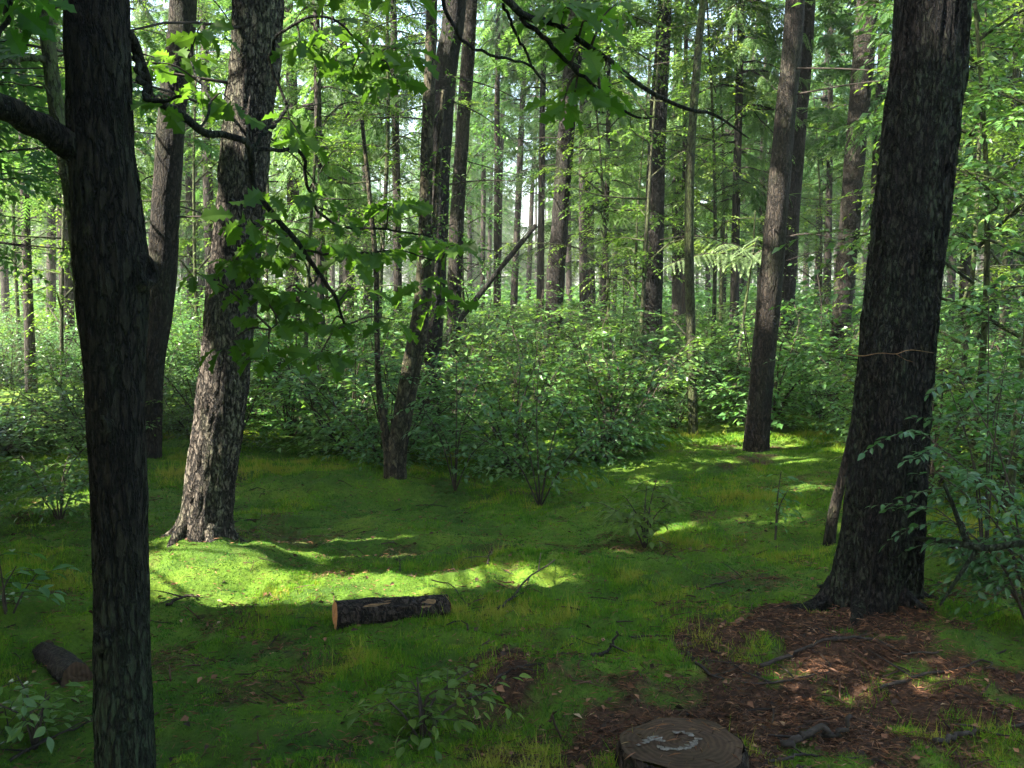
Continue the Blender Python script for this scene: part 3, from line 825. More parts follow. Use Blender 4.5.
leafy_branch([([(112, 20, 2.5), (132, 48, 2.55), (140, 70, 2.6), (152, 95, 2.65), (172, 108, 2.7), (200, 132, 2.75), (228, 137, 2.8), (250, 150, 2.85), (254, 185, 2.9), (275, 215, 2.95), (305, 250, 3.0), (330, 290, 3.05), (346, 325, 3.1)],
               [.017, .015, .013, .012, .012, .011, .010, .010, .009, .009, .008, .006, .004]),
              ([(250, 150, 2.85), (282, 150, 2.95), (300, 153, 3.0), (306, 175, 3.05), (316, 208, 3.1), (345, 226, 3.15), (390, 229, 3.2), (430, 236, 3.3)], [.007, .006, .006, .006, .005, .005, .004, .003]),
              ([(136, 55, 2.56), (142, 85, 2.5), (152, 100, 2.46), (180, 96, 2.42)], [.009, .008, .006, .004]),
              ([(305, 250, 3.0), (340, 256, 3.1), (395, 250, 3.2), (440, 262, 3.3)], [.004, .004, .003, .002]),
              ([(288, 105, 3.1), (270, 60, 3.1), (290, 25, 3.0), (330, 18, 3.0), (380, 60, 3.1)], [.005, .005, .005, .004, .003]),
              ([(250, 150, 2.85), (270, 128, 2.95), (288, 105, 3.1)], [.006, .006, .005]),
              ([(320, 275, 3.03), (300, 300, 2.95), (270, 330, 2.9)], [.004, .003, .002]),
              ([(200, 132, 2.75), (210, 100, 2.9), (190, 60, 3.1), (200, 25, 3.2)], [.004, .004, .003, .002])],
             [(289, 119, 3.1, .07, 4), (300, 135, 3.05, .07, 4), (250, 219, 2.9, .10, 6), (266, 238, 2.9, .10, 6), (235, 262, 2.9, .08, 5), (246, 288, 2.9, .09, 5), (273, 256, 2.95, .10, 6), (195, 272, 2.85, .05, 2),
              (324, 242, 3.05, .09, 5), (348, 256, 3.1, .09, 5), (390, 205, 3.2, .09, 5), (316, 190, 3.05, .07, 4), (285, 290, 2.95, .10, 6), (276, 322, 2.9, .10, 6), (331, 325, 3.1, .08, 5), (321, 352, 3.1, .08, 5),
              (296, 302, 2.95, .10, 6), (268, 352, 2.9, .09, 4), (402, 200, 3.2, .08, 4), (421, 236, 3.3, .09, 5), (455, 245, 3.35, .08, 5), (421, 280, 3.3, .08, 5), (441, 300, 3.3, .08, 4), (381, 252, 3.2, .09, 5),
              (395, 320, 3.25, .07, 3), (360, 290, 3.15, .07, 3), (352, 70, 3.1, .10, 6), (375, 45, 3.1, .10, 6), (332, 27, 3.0, .09, 5), (392, 76, 3.1, .10, 6), (405, 50, 3.1, .08, 4), (300, 40, 3.0, .07, 4),
              (150, 62, 2.9, .06, 3), (175, 55, 3.1, .08, 4), (195, 88, 3.0, .07, 4), (205, 30, 3.2, .08, 5), (230, 100, 2.9, .06, 3), (165, 105, 2.5, .05, 2), (262, 190, 2.9, .06, 3), (340, 215, 3.15, .06, 3), (232, 340, 2.9, .07, 3)], 31)
top_pt = oak_pr[int(np.argmin(abs(oak_pr[:, 2] - 3.4))), :3]
leafy_branch([([(97, -70, 2.5), (200, -110, 2.4), (340, -90, 2.3), (440, -50, 2.25), (490, -18, 2.22), (505, 2, 2.2), (521, 15, 2.2), (556, 21, 2.22), (603, 55, 2.25), (650, 90, 2.3), (690, 110, 2.35), (712, 115, 2.38), (748, 139, 2.4)],
               [.017, .015, .013, .011, .0095, .009, .0085, .0075, .0065, .0055, .0045, .004, .002]),
              ([(521, 15, 2.2), (545, 38, 2.2), (564, 58, 2.2), (587, 80, 2.22), (610, 98, 2.25), (634, 117, 2.3), (655, 117, 2.3)], [.006, .0055, .005, .004, .0035, .003, .0015]),
              ([(440, -50, 2.25), (445, 5, 2.3), (458, 31, 2.3), (470, 47, 2.32), (500, 56, 2.35), (529, 66, 2.4), (545, 85, 2.4)], [.005, .005, .0045, .004, .0035, .003, .002]),
              ([(503, 2, 2.2), (515, 30, 2.25), (530, 60, 2.3), (548, 92, 2.35)], [.004, .0035, .003, .0015])],
             [(572, 10, 2.2, .05, 4), (588, 22, 2.2, .06, 5), (560, 2, 2.2, .05, 4), (604, 70, 2.25, .05, 4), (575, 92, 2.22, .06, 5), (563, 104, 2.22, .05, 4), (598, 85, 2.25, .05, 4), (615, 5, 2.25, .05, 4), (585, 50, 2.2, .04, 2),
              (345, -20, 2.3, .09, 6), (400, -12, 2.3, .08, 5), (300, -35, 2.35, .09, 6)], 33, leaf=.070, many=1.5)
near_branch(oak, oak_base, [(97, -40, 2.5), (60, -60, 2.3), (20, -20, 2.2), (5, 20, 2.15), (-10, 60, 2.1)], [.012, .010, .008, .006, .003], 'bark_oak', seed=8)
# few leaves top left corner on that twig
_fb = MB(); _tw = MB(); g = np.random.default_rng(5)
for (px, py) in ((12, 6), (25, -5), (40, 2), (8, 25)):
    leaf_cluster(_fb, _tw, g, P(px, py, 2.2), .05, 4, .08, P(20, -20, 2.2))
link('foliage', mesh_of('foliage', _fb, M['oak_leaf'], smooth=False, off=oak_base), oak)

# slim mossy tree just behind the oak on its left
stem2, s2pr, s2base = photo_tree('mossy_tree', 'slim crooked mossy stem peeping out behind the left side of the dark oak', 'tree', 'the crooked mossy stem',
    [(118, 640, 24), (112, 520, 22), (98, 400, 21), (86, 310, 20), (76, 225, 17), (67, 165, 17), (57, 110, 16), (50, 60, 15), (44, 10, 15), (40, -40, 14)], 4.4, 'bark_mossy', top=6, sides=24, rings=160, seed=22, bump_scale=(4, 9), flare=(.1, .3, 4, 0))
near_branch(stem2, s2base, [(49, 60, 4.4), (30, 58, 4.3), (10, 63, 4.2), (-20, 70, 4.1)], [.014, .012, .010, .007], 'bark_mossy', seed=9)
near_branch(stem2, s2base, [(74, 215, 4.4), (50, 95, 4.2), (20, 85, 4.1), (-15, 78, 4.0)], [.006, .005, .004, .003], 'bark_mossy', seed=10)

# birch with several stems
bb = G(392, 474)
birch = thing('birch_tree', 'birch of three thin stems rising from one dark foot at the moss edge', 'tree', bb, 'trees of the wood')
LAND.append((415, 'the birch', float(bb[1])))
BY = float(bb[1])
for (pts, sd) in (([(397, 476, 24), (396, 455, 20), (400, 420, 17), (408, 370, 15), (419, 310, 14), (424, 250, 14), (427, 150, 13), (431, 40, 12), (433, -30, 11)], 1),
                  ([(390, 476, 16), (388, 450, 11), (380, 400, 7), (377, 340, 6), (376, 270, 6), (370, 200, 5), (362, 120, 4)], 2),
                  ([(398, 474, 14), (404, 440, 10), (414, 385, 9), (424, 330, 8), (431, 270, 7), (437, 190, 6), (443, 90, 5)], 3)):
    W = np.array([P(a, b, BY) for a, b, _ in pts]); W[0, 2] = bb[2] - .1
    pr = smooth_path(np.column_stack([W, [w * .5 * BY / F for _, _, w in pts]]), 80)
    mb = MB(); tube(mb, pr[:, :3], pr[:, 3], 18, bump=.14, bump_scale=(4, 9), seed=sd)
    link('trunk', mesh_of('trunk', mb, M['bark_birch'], off=bb), birch)
g = np.random.default_rng(77)
fol = MB(); tw = MB()
for k in range(120):
    px = g.uniform(350, 470); py = g.uniform(-40, 340); Y = BY + g.uniform(-.7, .7)
    a = g.uniform(0, 6.28)
    spray(fol, tw, g, P(px, py, Y), [math.cos(a), math.sin(a), -.1], g.uniform(.18, .4), .05, droop=.5, tone=.5)
link('crown', mesh_of('crown', fol, M['birch_leaf'], smooth=False, off=bb), birch)
link('branch', mesh_of('branch', tw, M['twig'], off=bb), birch)['kind'] = 'stuff'

# leaning dead pole
lean = thing('dead_pole', 'bare dead pole leaning to the right across the light behind the bushes', 'dead tree', [*P(470, 330, 15)[:2], float(height(*P(470, 330, 15)[:2]))])
lb = np.array(lean.location)
W = np.array([P(404, 390, 15), P(480, 294, 15), P(508, 259, 15), P(536, 225, 15)])
mb = MB(); pr = smooth_path(W, 24); tube(mb, pr, np.linspace(.055, .036, 24), 10, bump=.12, seed=3); link('bole', mesh_of('bole', mb, M['bark_oak'], off=lb), lean)
mb = MB(); tube(mb, np.array([pr[15], pr[15] + [.25, .1, .02]]), [.015, .006], 5); link('branch', mesh_of('branch', mb, M['dead'], off=lb), lean)

# pale young conifer spray catching the sun at the slim stem
cb = P(735, 420, 12.6); cb[2] = float(height(cb[0], cb[1]))
yc = thing('young_conifer', 'young conifer whose single pale limb of needles glows in the sun by the slim stem', 'sapling', cb)
tip = P(688, 262, 12.2); st = P(752, 258, 12.8)
mb = MB(); pr = smooth_path(np.array([cb - [0, 0, .1], cb + [.05, 0, 1.0], st, st + [.03, 0, .6]]), 24); tube(mb, pr, np.linspace(.03, .012, 24), 8, bump=.1); link('trunk', mesh_of('trunk', mb, M['bark_mossy'], off=cb), yc)
fol = MB(); br = MB(); g = np.random.default_rng(8)
for (a0, a1, nn) in ((st, P(668, 268, 12.3), 17), (st, P(716, 250, 12.0), 13), (st, P(775, 262, 12.4), 9), (P(752, 262, 12.8), P(690, 240, 12.7), 12), (P(752, 262, 12.8), P(760, 240, 12.2), 8)):
    tt_ = np.linspace(0.08, 1, nn); sag = .12
    pos = a0 + (a1 - a0) * tt_[:, None] + np.array([0, 0, 1.]) * (sag * np.sin(tt_ * math.pi * .9))[:, None]
    tube(br, pos, np.linspace(.012, .003, nn), 5)
    dv = norm(a1 - a0); sd = norm(np.cross(dv, [0, 0, 1.]))
    for s in (1, -1):
        place(fol, FINE_V, FINE_T, pos, dv * .55 + sd * s + np.array([0, 0, -.62]) + g.normal(0, .14, (nn, 3)), np.array([0, 0, 1.]) + g.normal(0, .2, (nn, 3)),
              .34 * (1.1 - .6 * tt_) * g.uniform(.8, 1.2, nn), g.uniform(.2, 1, nn), width=1.5)
link('branch', mesh_of('branch', br, M['twig'], off=cb), yc)
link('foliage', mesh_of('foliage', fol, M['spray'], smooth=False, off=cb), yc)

# slim stem's sparse yellow-green crown
g = np.random.default_rng(78); fol = MB(); tw = MB()
for k in range(110):
    i = int(g.uniform(.45, .98) * (len(slim_pr) - 1)); a = g.uniform(0, 6.28); l = g.uniform(.1, 1.0)
    p = slim_pr[i, :3]; q = p + np.array([math.cos(a), math.sin(a), g.uniform(-.1, .4)]) * l
    if k % 3 == 0: tube(tw, np.array([p, q]), [.005, .002], 3)
    spray(fol, tw, g, q, [math.cos(a), math.sin(a), -.1], g.uniform(.15, .4), .055, droop=.4, tone=.6)
link('crown', mesh_of('crown', fol, M['birch_leaf'], smooth=False, off=slim_base), slim)
link('branch', mesh_of('branch', tw, M['twig'], off=slim_base), slim)['kind'] = 'stuff'

# ------------------------------------------------------------------ repeated trees of the wood, copied one by one
REPEATS = []         # (object, px, Y, kind words)
def copy_tree(proto, name, x, y, s_xy, s_z, rz, cat_, words, tilt=(0, 0)):
    z = float(height(x, y))
    root = thing(name, words, cat_, (x, y, z), None)
    root.rotation_euler = (tilt[0], tilt[1], rz); root.scale = (s_xy, s_xy, s_z)
    link('trunk', proto[0], root); link('crown', proto[1], root)
    REPEATS.append((root, to_px((x, y, 1.5))[0], math.hypot(x, y), words))
    return root

used = []
for (px0, sh, Y0) in LAND:
    used.append((px0, Y0))
# boles the photograph shows in the middle distance: (px at eye level, width px, distance, lean)
MID = [(320, 7, 15, .0), (735, 7, 17, .01), (603, 6, 20, .0), (828, 7, 24, .01), (925, 8, 15, .0), (28, 8, 16, .0), (497, 6, 24, .0), (398, 6, 19, .01), (1008, 8, 17, .0), (130, 7, 18, .0), (685, 6, 21, .0), (48, 10, 26, .06), (66, 15, 20, 0), (5, 9, 30, 0), (28, 9, 34, .04), (190, 9, 28, .02), (212, 12, 24, .02), (292, 15, 22, .01), (314, 9, 32, .0), (348, 12, 26, .01), (368, 10, 30, .02),
       (482, 6, 38, .01), (497, 7, 36, .02), (512, 8, 30, .05), (527, 6, 42, .06), (540, 8, 24, .01), (585, 9, 26, .03), (593, 10, 28, .04), (612, 7, 34, .07), (628, 6, 40, .05), (640, 6, 44, .03), (678, 13, 24, .01),
       (722, 8, 32, .01), (738, 7, 36, .06), (745, 6, 44, .03), (818, 8, 34, .02), (826, 8, 42, .0), (950, 9, 24, .01), (967, 15, 19, .0), (993, 11, 26, .02), (1015, 8, 32, .03), (708, 6, 46, .0), (806, 7, 50, .01),
       (258, 8, 40, .02), (332, 6, 48, .01), (98, 8, 36, .0), (470, 6, 50, .02), (560, 6, 50, .0), (570, 7, 40, .02)]
g = np.random.default_rng(41)
for k, (px, w, Y, ln) in enumerate(MID):
    pr_ = CONIFERS[(3, 1, 5, 0)[k % 4]] if k < 11 else CONIFERS[4 if 470 < px < 566 else k % len(CONIFERS)]
    if k == 6: pr_ = CONIFERS[4]
    x = (px - 512) / F * (Y * CP)
    s = (w * .5 * Y / F) / (pr_[3] * .95)
    copy_tree(pr_, 'conifer_tree', x, Y, float(np.clip(s, .55, 1.5)), g.uniform(.9, 1.15), g.uniform(0, 6.28), 'tree', 'bare-stemmed conifer', (g.normal(0, .01), ln * .8))
    used.append((px, Y))
# more of the same wood, further back
tries = 0; nfar = 0
pos_far = [((px - 512) / F * Y, Y) for (px, Y) in used]
while nfar < 85 and tries < 6000:
    tries += 1
    Y = 24 + 66 * g.random() ** .75
    px = g.uniform(-60, 1084)
    x = (px - 512) / F * Y
    if min((x - a) ** 2 + (Y - b) ** 2 for a, b in pos_far) < 3.0 ** 2: continue
    if abs(px - 525) < 36 and Y > 22 and g.random() < .92: continue          # the open gap of white sky
    if abs(px - 905) < 38 or abs(px - 115) < 30 or abs(px - 232) < 20: continue               # hidden behind the near trunks
    pos_far.append((x, Y)); nfar += 1
    pr_ = CONIFERS[4 if 480 < px < 560 else int(g.integers(len(CONIFERS)))]
    copy_tree(pr_, 'conifer_tree', x, Y, g.uniform(.75, 1.2), g.uniform(.85, 1.25), g.uniform(0, 6.28), 'tree', 'bare-stemmed conifer', (g.normal(0, .012), g.normal(.01, .015)))
# light-green broad-leaved understorey
BR = [(640, 15, 0, 1.1), (712, 16.5, 1, 1.0), (975, 7.6, 2, 1.15), (1030, 10, 1, .9), (1000, 13, 0, 1.1), (960, 9.5, 0, 1.0), (1015, 7.0, 2, 1.1), (1000, 12.5, 1, 1.0), (610, 17, 0, 1.15), (635, 22, 1, 1.0), (720, 20, 1, 1.0), (760, 26, 3, 1.0), (380, 14.5, 1, .95), (330, 17, 0, 1.2),
      (300, 12.5, 0, 1.0), (270, 20, 1, 1.0), (200, 16, 0, 1.15), (60, 14, 0, 1.0), (20, 20, 1, 1.0), (130, 24, 1, 1.1), (470, 21, 2, 1.3), (820, 22, 0, 1.2), (850, 30, 3, 1.0), (930, 22, 1, 1.1),
      (985, 18, 0, 1.3), (690, 30, 1, 1.2), (600, 34, 3, .9), (650, 42, 3, 1.0), (420, 30, 1, 1.2), (360, 36, 3, 1.0), (240, 34, 3, 1.0), (90, 38, 3, 1.0), (780, 40, 3, 1.1), (900, 36, 3, 1.1), (10, 32, 3, 1.0), ]
for k, (px, Y, p, s) in enumerate(BR):
    x = (px - 512) / F * Y
    copy_tree(BROADS[p], 'broadleaf_tree', x, Y, s, s * g.uniform(.9, 1.1), g.uniform(0, 6.28), 'tree', 'leafy young tree', (g.normal(0, .03), g.normal(0, .04)))

# ------------------------------------------------------------------ shade-giving trees beside and behind the viewpoint, which throw the dappled shade
LIT = []             # spots that the sun reaches: (point, radius)
for (a, b, r) in ((165, 562, .24), (200, 572, .27), (240, 580, .27), (285, 586, .25), (330, 588, .22), (375, 588, .20), (420, 586, .18), (465, 580, .18), (505, 578, .17), (545, 580, .15), (185, 596, .12), (225, 600, .10), (265, 592, .14)):
    LIT.append((G(a, b), r * 1.15))
for (z, r) in ((.05, .24), (.2, .24), (.35, .24), (.5, .24), (.65, .23), (.8, .22), (.95, .2), (1.1, .16), (1.5, .10), (1.7, .14), (1.95, .14), (2.3, .1), (2.5, .14), (2.9, .12)):
    i = int(np.argmin(abs(pine_pr[:, 2] - z))); LIT.append((pine_pr[i, :3], r))
for (a, b, Y, r) in ((505, 345, 9.0, .22), (540, 350, 9.2, .2), (560, 395, 8.6, .15), (470, 330, 10, .2), (640, 385, 11, .35), (690, 380, 11.5, .35), (410, 370, BY, .10), (421, 290, BY, .10), (426, 200, BY, .12), (730, 395, 12, .3), (600, 345, 13, .4), (710, 255, 12.5, .7), (745, 258, 12.5, .5), (845, 505, 6.3, .15),
                     (800, 482, 8.2, .16), (640, 500, 6.95, .16), (655, 520, 6.9, .12), (60, 490, 7.7, .2), (20, 400, 15, .7), (0, 405, 15, .6), (40, 402, 15, .5), (70, 455, 9.5, .3),
                     (275, 125, 3.1, .16), (235, 235, 2.9, .08), (330, 240, 3.05, .08), (420, 236, 3.3, .08), (360, 62, 3.1, .10), (150, 62, 2.9, .08), (300, 40, 3.0, .08), (215, 80, 3.1, .16), (180, 60, 3.1, .12), (960, 180, 9.5, .5), (280, 380, 10.3, .2), (340, 370, 10.5, .2), (770, 300, 10.6, .3), (772, 210, 10.6, .3)):
    LIT.append((P(a, b, Y), r))
S = np.array(SUN)
def carve(v, t):
    """keep the triangles whose shadow misses the lit spots"""
    c = v[t].mean(1)
    keep = np.ones(len(t), bool)
    for (p, r) in LIT:
        d = c - p
        al = d @ S
        perp = np.linalg.norm(d - al[:, None] * S, axis=1)
        keep &= ~((perp < r) & (al > .5))
    return keep
gl = np.random.default_rng(17)
for k in range(75):                                  # more flecks of sun on the bushes and the floor
    Yq = gl.uniform(10, 20); LIT.append((np.array([gl.uniform(-.5, .5) * Yq, Yq, gl.uniform(.9, 1.5)]), gl.uniform(.18, .5)))
for k in range(44):                                  # the loose bush in the middle catches the light
    LIT.append((P(gl.uniform(435, 740), gl.uniform(318, 410), gl.uniform(9.3, 12.5)), gl.uniform(.10, .24)))
for k in range(12):
    LIT.append((P(gl.uniform(20, 100), gl.uniform(430, 500), gl.uniform(7.0, 8.5)), gl.uniform(.08, .18)))
for k in range(26):                                 # soft flecks on the open moss
    Yq = gl.uniform(5.8, 9.6); xq = gl.uniform(-.46, .36) * Yq; LIT.append((np.array([xq, Yq, float(height(xq, Yq))]), gl.uniform(.03, .06)))
def blocked_by(off):
    def f(pts):
        c = pts + off
        for (p, r) in LIT:
            d = c - p; al = d @ S
            if np.any((np.linalg.norm(d - al[:, None] * S, axis=1) < r * .35) & (al > .5)): return True
        return False
    return f
def thinned(me, off, c_, sc, rz):
    """a copy of a shared crown with the gaps that let the sun through"""
    n = len(me.vertices); v = np.zeros(n * 3, np.float32); me.vertices.foreach_get('co', v); v = v.reshape(-1, 3)
    t = np.zeros(len(me.polygons) * 3, np.int32); me.loops.foreach_get('vertex_index', t); t = t.reshape(-1, 3)
    rn = np.zeros(len(t), np.float32); me.attributes['rnd'].data.foreach_get('value', rn)
    q = v * sc; q = np.stack([q[:, 0] * math.cos(rz) - q[:, 1] * math.sin(rz), q[:, 0] * math.sin(rz) + q[:, 1] * math.cos(rz), q[:, 2]], 1) + off + c_
    kp = carve(q, t)
    used_v = np.unique(t[kp]); mp = np.zeros(n, int); mp[used_v] = np.arange(len(used_v))
    mb = MB(); mb.add(v[used_v], mp[t[kp]], None, rn[kp])
    return mesh_of('crown', mb, list(me.materials), smooth=False)
for o in list(col.objects):
    if o.type == 'MESH' and o.name.startswith('crown') and o.parent and o.parent.name.startswith('pine_tree'):
        o.data = thinned(o.data, np.array(o.parent.location), np.array(o.location), o.scale[0], o.rotation_euler[2])
SHADE = [(-7.2, 3.2, 12, 0), (-9.5, .2, 14, 1), (-6.0, -1.0, 12, 2), (-11.5, 4.2, 15, 3), (-8.5, -3.5, 14, 0), (-12.5, -1.0, 15, 1), (-5.2, 6.8, 11, 2), (-9.8, 7.0, 14, 3), (-4.0, -3.8, 12, 1), (-14, 2.0, 16, 2), (-2.6, -1.8, 10, 3), (-13.5, 7.5, 16, 0), (-6.5, 9.8, 13, 1), (-16, -3, 16, 2), (-11, -6, 15, 0), (-4.6, 3.4, 9.5, 1), (-4.3, 1.8, 12, 0), (-6.2, 5.0, 12, 2), (-16.5, 5, 17, 3)]
def trunk_cost(x, y):
    c = 0
    for (p, r) in LIT[:52]:
        dx, dy = x - p[0], y - p[1]; al = (dx * S[0] + dy * S[1]) / math.hypot(S[0], S[1])
        if al > 0 and abs(dx * S[1] - dy * S[0]) / math.hypot(S[0], S[1]) < r + .15 and al < 14: c += 1
    return c
for k, (x, y, H, pz) in enumerate(SHADE):
    gg = np.random.default_rng(820 + k)
    cand = [(x, y)] + [(x + gg.uniform(-1.3, 1.3), y + gg.uniform(-1.3, 1.3)) for _ in range(40)]
    x, y = min(cand, key=lambda q: trunk_cost(*q) + .1 * math.hypot(q[0] - x, q[1] - y))
    z = float(height(x, y)); off = np.array([x, y, z])
    fol, wood = conifer_crown(840 + k, H, 2.4, 3.3, step=.30, per=7, droop=.3, twigs=15, blocked=blocked_by(off))
    stem_mb(wood, H, .15, gg)
    v = cat(fol.v, (0, 3)); t = cat(fol.t, (0, 3)).astype(int); kp = carve(v + off, t)
    fol.t = [t[kp]]; fol.tr = [cat(fol.tr, (0,))[kp]]; fol.tm = [cat(fol.tm, (0,))[kp]]
    root = thing('conifer_tree', 'shade conifer', 'tree', off, None)
    link('trunk', mesh_of('trunk', wood, M['bark_far']), root); link('crown', mesh_of('crown', fol, M['needle'], smooth=False), root)
    REPEATS.append((root, -1000 + k, math.hypot(x, y), 'shade conifer'))
# the rest of the wood, behind and to the right of the viewpoint, as one mass
gg = np.random.default_rng(870); wmb = MB()
for k, (x, y) in enumerate([(6.5, -3), (9, 2.5), (5, -9), (0, -7), (-3, -10), (10, -6), (11.5, 6), (9, -11), (2, -13), (-8, -12), (14, 0), (15, -9), (-13, -9), (8.5, 6.5)]):
    fol, wood = conifer_crown(880 + k, gg.uniform(11, 15), 1.6, 3.0, step=.5, per=5, droop=.35, twigs=9)
    stem_mb(wood, 12, .16, gg)
    off = np.array([x, y, gz0 := float(height(x, y))])
    v = cat(fol.v, (0, 3)) + off; wmb.add(v, cat(fol.t, (0, 3)).astype(int), None, cat(fol.tr, (0,)), 0)
    v = cat(wood.v, (0, 3)) + off; wmb.add(v, cat(wood.t, (0, 3)).astype(int) if wood.t else None, cat(wood.q, (0, 4)).astype(int), .5, 1)
tag(link('surrounding_woods', mesh_of('surrounding_woods', wmb, [M['needle'], M['bark_far']], smooth=False)), 'the wood behind the viewpoint', 'woods', kind='stuff')

# ------------------------------------------------------------------ undergrowth
FRONT_X = [-80, 60, 150, 240, 330, 400, 470, 500, 540, 600, 640, 700, 760, 830, 880, 930, 1000, 1100]
FRONT_Y = [462, 468, 452, 458, 460, 474, 478, 492, 494, 480, 462, 430, 436, 430, 470, 520, 560, 560]
_FX = np.linspace(-60, 1080, 58)
_FD = np.array([float(G(q, np.interp(q, FRONT_X, FRONT_Y))[1]) for q in _FX])
def front_dist(px):
    return float(np.interp(px, _FX, _FD))
g = np.random.default_rng(52)
spots = []
glade = [(P(10, 404, 15)[:2], 2.9), (G(730, 452)[:2], 1.2)]
tries = 0
while len(spots) < 285 and tries < 30000:
    tries += 1
    px = g.uniform(-40, 1064); Y = 7.5 + 27 * g.random() ** .8
    if Y < front_dist(px) + .35: continue
    x = (px - 512) / F * Y
    if any(math.hypot(x - c[0], Y - c[1]) < r for c, r in glade): continue
    md = .58 + .026 * Y
    if any((x - a) ** 2 + (Y - b) ** 2 < md * md for a, b in spots): continue
    if any(abs(x - (q - 512) / F * yy) < .35 and abs(Y - yy) < .35 for q, yy in used): continue
    spots.append((x, Y))
for (x, Y) in spots:
    near = Y < 12
    k = int(g.integers(len(BUSHES)))
    pr_ = BUSHES[k]
    s = g.uniform(.85, 1.15) * (1.0 if near else 1.08)
    z = float(height(x, Y))
    root = thing('bush', 'bush', 'bush', (x, Y, z - .02), 'leafy bushes of the undergrowth', g.uniform(0, 6.28))
    pxb = 512 + F * x / Y
    low = .5 if (pxb < 62 and Y < 14.5) else 1.0            # low growth in front of the sunny glade on the left
    root.scale = (s * g.uniform(.95, 1.2), s * g.uniform(.95, 1.2), s * low)
    link('stem', pr_[0], root); link('foliage', pr_[1], root)
    REPEATS.append((root, to_px((x, Y, .7))[0], Y, ['broad-leaved bush', 'dark small-leaved bush', 'tall broad-leaved bush', 'low fine-leaved bush', 'wide dark-leaved bush', 'tall leggy bush', 'pale yellow-green bush'][k]))

# far undergrowth that nobody could count
g = np.random.default_rng(61)
n = 80000
Yv = 30 + 70 * g.random(n) ** 1.2; pxv = g.uniform(-80, 1104, n); xv = (pxv - 512) / F * Yv
hh = .8 + 2.2 * fbm(xv * .35, Yv * .35, 71, 2)
pos = np.stack([xv, Yv, height(xv, Yv) + hh * g.random(n) ** .6], 1)
a = g.uniform(0, 6.28, n)
mb = MB(); place(mb, DIAM_V, DIAM_T, pos, np.stack([np.cos(a), np.sin(a), g.normal(-.1, .3, n)], 1), np.array([0, 0, 1.]) + g.normal(0, .5, (n, 3)), .13 + .0022 * Yv * g.uniform(.6, 1.3, n),
                  np.clip(.5 + 1.2 * (fbm(xv * .5, Yv * .5, 73, 2) - .5) + g.normal(0, .15, n), 0, 1))
tag(link('undergrowth', mesh_of('undergrowth', mb, M['beech_leaf'], smooth=False)), 'far leafy undergrowth under the trees at the back', 'undergrowth', kind='stuff')
# the wood beyond, one mass
n = 150000
Yv = 88 + 40 * g.random(n); pxv = g.uniform(-150, 1174, n); xv = (pxv - 512) / F * Yv
zt = 15 + 14 * fbm(xv * .12, Yv * .12, 91, 3) - 17 * np.exp(-((pxv - 528) / 34.0) ** 2)
zt = np.maximum(zt, 6.5); zv = zt * g.random(n) ** .85
keep = fbm(xv * .45, zv * .45, 95, 2) > .36 + .03 * np.clip(zv - 6, 0, 3)
xv, Yv, zv = xv[keep], Yv[keep], zv[keep]; n = len(xv)
a = g.uniform(0, 6.28, n)
mb = MB(); place(mb, COMB_V, COMB_T, np.stack([xv, Yv, zv + height(xv, Yv)], 1), np.stack([np.cos(a), np.sin(a), g.normal(-.25, .25, n)], 1), np.array([0, 0, 1.]) + g.normal(0, .5, (n, 3)), g.uniform(.7, 1.5, n),
                  np.clip(.5 + 1.2 * (fbm(xv * .3, zv * .3, 97, 2) - .5) + g.normal(0, .15, n), 0, 1))
for k in range(90):
    Y = 86 + 30 * g.random(); x = (g.uniform(-100, 1124) - 512) / F * Y
    tube(mb, np.array([[x, Y, -1], [x + g.normal(0, .2), Y, 14]]), [.16, .08], 5, m=1)
tag(link('distant_woods', mesh_of('distant_woods', mb, [M['larch'], M['bark_far']], smooth=False)), 'pale green woods at the back', 'woods', kind='stuff')

# ------------------------------------------------------------------ bushes, seedlings and sprigs near the lens
def near_plant(name, label, cat_, base, stems, leaf, mat, seed, tv=LONG_V, tt=LONG_T, gap=.5, group=None, tone=.5):
    """stems: list of (end offset, [spray count], spray length)"""
    g = np.random.default_rng(seed)
    root = thing(name, label, cat_, base, group)
    fol = MB()
    for (end, nsp, L) in stems:
        e = np.array(end, float)
        mid = e * np.array([.35, .35, .6]) + g.normal(0, .015, 3)
        path = smooth_path(np.array([[0, 0, -.03], mid, e]), 10)
        wd = MB(); tube(wd, path, np.linspace(.007, .0025, 10), 6)
        for k in range(nsp):
            t = .3 + .7 * (k + g.random()) / nsp
            i = min(int(t * 9), 8); p = path[i] + (path[i + 1] - path[i]) * (t * 9 - i)
            a = math.atan2(e[1], e[0]) + g.normal(0, 1.3)
            spray(fol, wd, g, p, [math.cos(a), math.sin(a), g.uniform(-.05, .5)], L * g.uniform(.6, 1.2), leaf, droop=g.uniform(.15, .5), tv=tv, tt=tt, gap=gap, tone=tone + g.normal(0, .15), wr=.0022)
        link('stem', mesh_of('stem', wd, M['twig']), root)
    link('foliage', mesh_of('foliage', fol, M[mat], smooth=False), root)
    return root
def gz(x, y): return float(height(x, y))
b = G(1035, 640)
near_plant('bush', 'dark glossy-leaved bush overhanging the right edge in front of the massive trunk', 'bush', b,
    [((-.50, .10, .92), 15, .34), ((-.25, .3, 1.15), 16, .36), ((-.48, -.05, .60), 15, .32), ((.0, .2, 1.35), 16, .36), ((.15, -.1, 1.0), 16, .34), ((-.15, -.15, .72), 15, .3), ((-.32, .25, .38), 14, .28), ((.3, .3, 1.2), 15, .34), ((-.15, .0, .42), 14, .26), ((-.42, .2, .75), 14, .28), ((.1, .1, .5), 14, .3)], .050, 'dark_leaf', 3)
b = G(985, 585)
